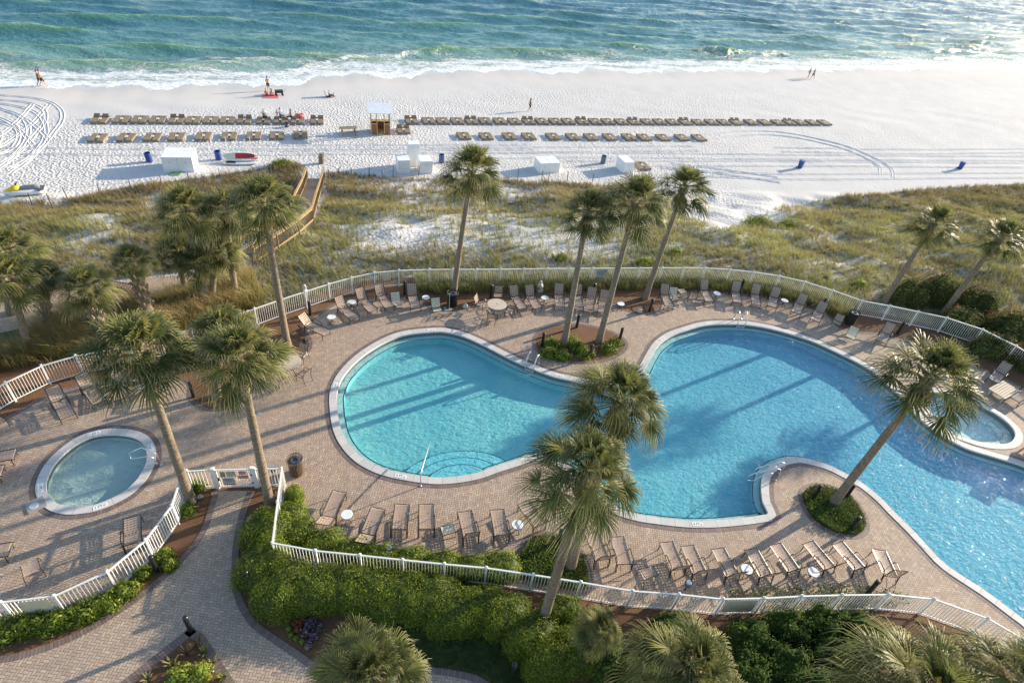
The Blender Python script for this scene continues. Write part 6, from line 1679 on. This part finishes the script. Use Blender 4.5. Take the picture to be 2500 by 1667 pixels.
DG = foliage('dark_leaf', [(0, (.035, .055, .016)), (.4, (.075, .12, .026)), (.8, (.13, .19, .04)), (1, (.19, .25, .06))], trans=.28, rough=.8, spec=.05)
OL = foliage('oleander_leaf', [(0, (.05, .06, .02)), (.5, (.12, .14, .045)), (1, (.22, .22, .08))], trans=.3, rough=.8, spec=.05)
PINK = foliage('pink_flower', [(0, (.45, .05, .10)), (1, (.62, .16, .22))], trans=.3, rough=.6)
YEL = foliage('yellow_green_leaf', [(0, (.16, .20, .02)), (1, (.34, .42, .06))], trans=.35, rough=.4)
def hseg(pts, r, zc, lab, cat='hedge', mat=HG, n=2600, size=.045, grp=None, name='hedge_shrub', col=(.5, .24), lump=.10, labs=None):
    for i, (px, py, rx, ry, rz_) in enumerate(pts):
        c = at(px, py, zc * .55); c[2] = 0
        mound(name, c, (rx, ry, zc), (labs[i] if labs else lab), cat, mat, n=n, size=size, lump=lump, rz=R(rz_), group=grp, col=col)
GO = 'rounded shrubs of the outer front hedge'
outer = [(650, 1290, .85, 1.0, 0), (640, 1370, 1.0, .95, 0), (690, 1430, 1.05, .95, 0), (760, 1435, 1.0, .95, 0), (830, 1430, 1.0, .95, 0), (905, 1440, 1.0, .95, 0), (975, 1450, 1.0, .98, 0), (1050, 1460, 1.0, .98, 0), (1110, 1490, .95, .95, 0), (1180, 1480, .85, .8, 0), (1235, 1500, .85, .85, 0), (1300, 1545, .9, .9, 0), (1370, 1490, .7, .6, 0), (1410, 1580, .95, .95, 0), (1340, 1610, .8, .7, 0)]
place_words = ['beside the gate palm, at its top', 'at the bend of the brick path', 'at the fence corner, second along the front', 'third along the front below the fence', 'fourth along the front below the fence', 'fifth along the front below the fence', 'sixth along the front below the fence', 'seventh along the front below the fence', 'bulging lowest towards the lawn', 'left of the slanting front palm foot', 'just left of the front palm foot by the lawn', 'right against the front palm foot', 'small one under the fence right of the front palm', 'large one beside the bottom centre palm crown', 'lowest one at the shaded lawn edge']
for (px, py, rx, ry, rz_), wd in zip(outer, place_words):
    zt = 1.15 if px > 660 else 1.0
    c = at(px, py, .55); c[2] = 0
    mound('hedge_shrub', c, (rx * 1.22, ry * 1.0, zt), 'clipped green hedge shrub %s' % wd, 'shrub', HG, n=6500, size=.036, lump=.05, group=GO, col=(.5, .22), sq=.72, rz=R(-10 if px > 700 else 60))
GI = 'rounded shrubs of the inner front hedge'
inner = [(712, 1262, .55, .6, 'next to the mulch inside the gate'), (728, 1300, .6, .6, 'inside the fence corner'), (790, 1325, .75, .5, 'below the chaise nearest the gate'), (860, 1345, .75, .45, 'below the second front row chaise'), (925, 1360, .65, .45, 'left of the grey spotlight'), (1000, 1368, .75, .45, 'right of the grey spotlight'), (1075, 1378, .75, .45, 'below the cream sand chair'), (1150, 1388, .75, .48, 'below the small chaise pair'), (1225, 1385, .7, .6, 'at the right end of the inner row')]
for px, py, rx, ry, wd in inner:
    py -= 4
    c = at(px, py, .3); c[2] = 0
    mound('hedge_shrub', c, (rx * 1.15, ry * 1.2, .72), 'bright green clipped shrub %s' % wd, 'shrub', HG, n=2600, size=.036, lump=.05, sq=.72, group=GI, col=(.68, .2), rz=R(-5))
c = at(718, 1205, .3); c[2] = 0; mound('hedge_shrub', c, (.42, .46, .72), 'single round bright green shrub beside the brown trash can', 'shrub', HG, n=2400, size=.034, lump=.05, col=(.68, .2))
# ground cover
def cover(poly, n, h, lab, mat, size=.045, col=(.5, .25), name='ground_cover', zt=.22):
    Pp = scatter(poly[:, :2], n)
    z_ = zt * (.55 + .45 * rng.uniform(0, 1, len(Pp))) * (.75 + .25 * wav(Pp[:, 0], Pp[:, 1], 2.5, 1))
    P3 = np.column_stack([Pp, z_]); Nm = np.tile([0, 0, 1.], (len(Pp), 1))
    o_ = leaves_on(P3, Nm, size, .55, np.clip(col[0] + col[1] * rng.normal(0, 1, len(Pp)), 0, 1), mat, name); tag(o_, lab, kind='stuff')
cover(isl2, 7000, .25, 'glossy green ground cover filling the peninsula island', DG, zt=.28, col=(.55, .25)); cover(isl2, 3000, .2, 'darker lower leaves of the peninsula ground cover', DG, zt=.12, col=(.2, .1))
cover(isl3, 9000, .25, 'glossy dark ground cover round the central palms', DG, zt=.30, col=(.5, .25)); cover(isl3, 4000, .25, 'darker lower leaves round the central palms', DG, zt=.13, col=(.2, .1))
strip_f = np.array([at(a_, b_) for a_, b_ in [(1780, 1445), (1900, 1435), (1990, 1430), (2060, 1425), (2150, 1438), (2215, 1455), (2215, 1480), (2100, 1490), (1900, 1497), (1770, 1500)]])
cover(strip_f, 6000, .2, 'glossy ground cover along the fence at the right of the front row', DG, zt=.24)
# island shrubs
isp = [(1345, 838, .40, 'at the left of the mulched island'), (1340, 862, .38, 'at the lower left of the mulched island'), (1372, 868, .36, 'left of the front bollard of the mulched island'), (1395, 835, .42, 'between the two island palm feet at the back'), (1412, 850, .36, 'centre of the mulched island'), (1430, 862, .40, 'left of the right island palm foot'), (1487, 850, .40, 'right of the right island palm foot'), (1500, 838, .34, 'beside the right bollard of the mulched island')]
for px, py, rr, wd in isp:
    c = at(px, py, .15); c[2] = 0; mound('low_shrub', c, (rr * 1.5, rr * 1.35, .5), 'small yellow green shrub %s' % wd, 'shrub', DG if rr < .37 else HG, n=900, size=.05, lump=.25, col=(.6, .28), rough=1.2, group='small shrubs on the mulched island', thin=1)
# lower left fence shrubs
lls = [(20, 1530, .75, .55), (80, 1515, .7, .5), (140, 1510, .7, .5), (200, 1490, .65, .5), (255, 1470, .6, .45), (300, 1440, .5, .4), (345, 1395, .35, .3), (400, 1350, .35, .3), (412, 1375, .3, .3), (455, 1240, .35, .3), (480, 1180, .35, .3)]
for i, (px, py, rx, ry) in enumerate(lls):
    c = at(px, py, .25); c[2] = 0; mound('low_shrub', c, (rx, ry, .55 if i < 6 else .4), '%s leafy shrub from the left outside the lower left fence' % ORD[i], 'shrub', HG, n=1700 if i < 6 else 700, size=.055, lump=.2, col=(.55, .28), rough=1.2, rz=R(15), group='leafy shrubs outside the lower left fence', thin=1)
# right bottom bushes
rb = [(1840, 1560, 1.0, .9), (1930, 1530, .9, .8), (2010, 1520, .9, .8), (2090, 1530, .85, .7), (1830, 1640, 1.0, .9), (1930, 1620, 1.0, .9), (2040, 1600, 1.0, .9), (2130, 1560, .8, .7), (1980, 1680, 1.1, 1.0), (1560, 1640, .9, .9), (1480, 1600, .8, .8), (1640, 1530, .7, .6)]
for i, (px, py, rx, ry) in enumerate(rb):
    c = at(px, py, .6); c[2] = 0; mound('dark_bush', c, (rx, ry, 1.25), '%s dark glossy bush from the left under the front fence' % ORD[i] if i < 12 else '', 'bush', DG, n=2600, size=.055, lump=.22, col=(.42, .28), rough=1.2, group='dark bushes below the right part of the front fence')
# oleanders
ole = [(2235, 700, 1.7, 1.3, 1.9), (2310, 690, 1.9, 1.6, 2.3), (2400, 720, 2.0, 1.6, 2.1), (2480, 780, 1.9, 1.5, 1.9), (2350, 770, 1.8, 1.2, 1.6), (2440, 830, 1.7, 1.2, 1.5), (2540, 860, 1.8, 1.4, 1.7)]
for i, (px, py, rx, ry, rz_) in enumerate(ole):
    c = at(px, py, rz_ * .6); c[2] = -.3; mound('oleander_bush', c, (rx, ry, rz_), '%s flowering oleander bush from the left beyond the right fence' % ORD[i], 'bush', OL, n=7500, size=.075, lump=.15, col=(.45, .25), rough=1.2, group='oleander bushes beyond the right fence',
        flowers=(PINK, 260 if i in (2, 3, 1, 6) else 60, (lambda P_: (P_[:, 1] > .2) & (P_[:, 2] > .8))))
# bright dune shrubs
for px, py, r_, lb in ((1573, 645, .6, 'bright yellow green bush behind the slanting palm by the fence'), (1650, 620, .5, 'small bright bush in the dune grass right of the slanting palm'), (1370, 635, .4, 'small bright bush behind the fence left of the island palms'), (2095, 700, .6, 'bright green clump by the fence near the oleanders'), (1850, 548, 1.5, 'wide light green shrub at the edge of the sandy dune gap'), (1920, 555, 1.1, 'right half of the light green shrub at the dune gap'), (690, 405, 1.1, 'tall bright grass clump at the beach end of the boardwalk')):
    c = on_ter(px, py); mound('dune_shrub', c, (r_, r_ * .6, .35 * r_ + .25), lb, 'shrub', YEL if r_ < .7 else HG, n=int(1200 + 2600 * r_), size=.06, lump=.30, col=(.75, .25), rough=1.4, thin=1)
# beds with flowers at the bottom
def clump(px, py, h, n, mat, lab, w_=.05, nb=16, name='border_plant'):
    c = at(px, py, .1); c[2] = 0; o_ = grass_mesh(name, np.array([[0, 0, 0.]]), h, .6, nb, w_, mat, spread=.35, lean=.7, wind=(0, 0)); o_.location = [float(a_) for a_ in c]; tag(o_, lab, 'plant', 'small plants in the beds by the path')
for px, py, h, lb, mt in ((480, 1570, .35, 'reddish leafed plant near the bollard in the triangular bed', DEADP), (500, 1590, .3, 'green spiky plant right of centre in the triangular bed', GRS), (455, 1595, .3, 'dry leafed plant at the left of the triangular bed', DEADP), (520, 1615, .3, 'small spiky plant at the right rim of the triangular bed', GRS), (420, 1620, .32, 'green spiky plant at the left rim of the triangular bed', GRS), (545, 1650, .3, 'spiky plant with yellow flowers in the triangular bed', YEL), (360, 1655, .3, 'spiky plant at the lower left of the triangular bed', GRS)):
    clump(px, py, h, 1, mt, lb)
for px, py, r_, lb in ((440, 1650, .42, 'pale green bush at the bottom of the triangular bed'), (490, 1640, .35, 'light green bush right of the pale one in the triangular bed')):
    c = at(px, py, .2); c[2] = 0; mound('low_shrub', c, (r_, r_, .5), lb, 'shrub', YEL, n=900, size=.05, lump=.25, rough=1.2, thin=1)
PUR = foliage('purple_flower', [(0, (.18, .05, .22)), (1, (.42, .20, .50))], trans=.3, rough=.6); REDF = foliage('red_flower', [(0, (.4, .02, .03)), (1, (.6, .08, .08))], trans=.3, rough=.6)
fb_ = [(722, 1520, REDF), (738, 1512, REDF), (752, 1525, PUR), (745, 1545, PUR), (768, 1550, PUR), (760, 1515, PUR), (728, 1535, REDF), (780, 1530, PUR), (755, 1570, PUR)]
for i, (px, py, mt) in enumerate(fb_):
    c = at(px, py, .1); c[2] = 0; mound('flower_plant', c, (.17, .17, .2), '%s flowering plant from the left in the dark flower bed, %s' % (ORD[i], 'red' if mt is REDF else 'purple'), 'flower', DG, n=160, size=.045, lump=.3, rough=1.3, thin=1, flowers=(mt, 40, lambda P_: P_[:, 2] > .05), group='bedding flowers by the path')
for i, (px, py) in enumerate([(705, 1534), (710, 1547), (722, 1557), (737, 1565), (750, 1577)]):
    c = at(px, py, .05); c[2] = 0; mound('flower_plant', c, (.10, .10, .12), '%s small yellow plant along the rim of the flower bed' % ORD[i], 'flower', YEL, n=120, size=.035, lump=.3, rough=1.2, group='small yellow plants by the path')

# blades of the shaded lawn
lawn_poly = np.array([v.co[:2] for v in lawn.data.vertices])
LG = foliage('lawn_blade', [(0, (.03, .05, .012)), (1, (.09, .14, .03))], trans=.3, rough=.6, tip=(.12, .15, .05), spec=.15)
Pp = scatter(lawn_poly, 9000); o_ = grass_mesh('lawn_grass', np.column_stack([Pp, np.full(len(Pp), .004)]), .07, .5, 8, .012, LG, spread=.9, lean=.6); tag(o_, 'short mown grass of the shaded lawn', kind='stuff')
# cones, drains and scuffs on the deck: round drain covers
for px, py, lb in ((632, 1008, 'small round drain cover set in the pavers right of the gate palm crown'), (1290, 965 - 300, '')):
    if lb:
        p = at(px, py); m_ = MB(); m_.lathe((0, 0, .002), [(.11, 0), (.11, .008), (.08, .010)], 18); o_ = m_.build('drain_cover', simple('grey_plastic2', (.4, .4, .4), .5)); o_.location = [float(a_) for a_ in p]; tag(o_, lb, 'drain cover')
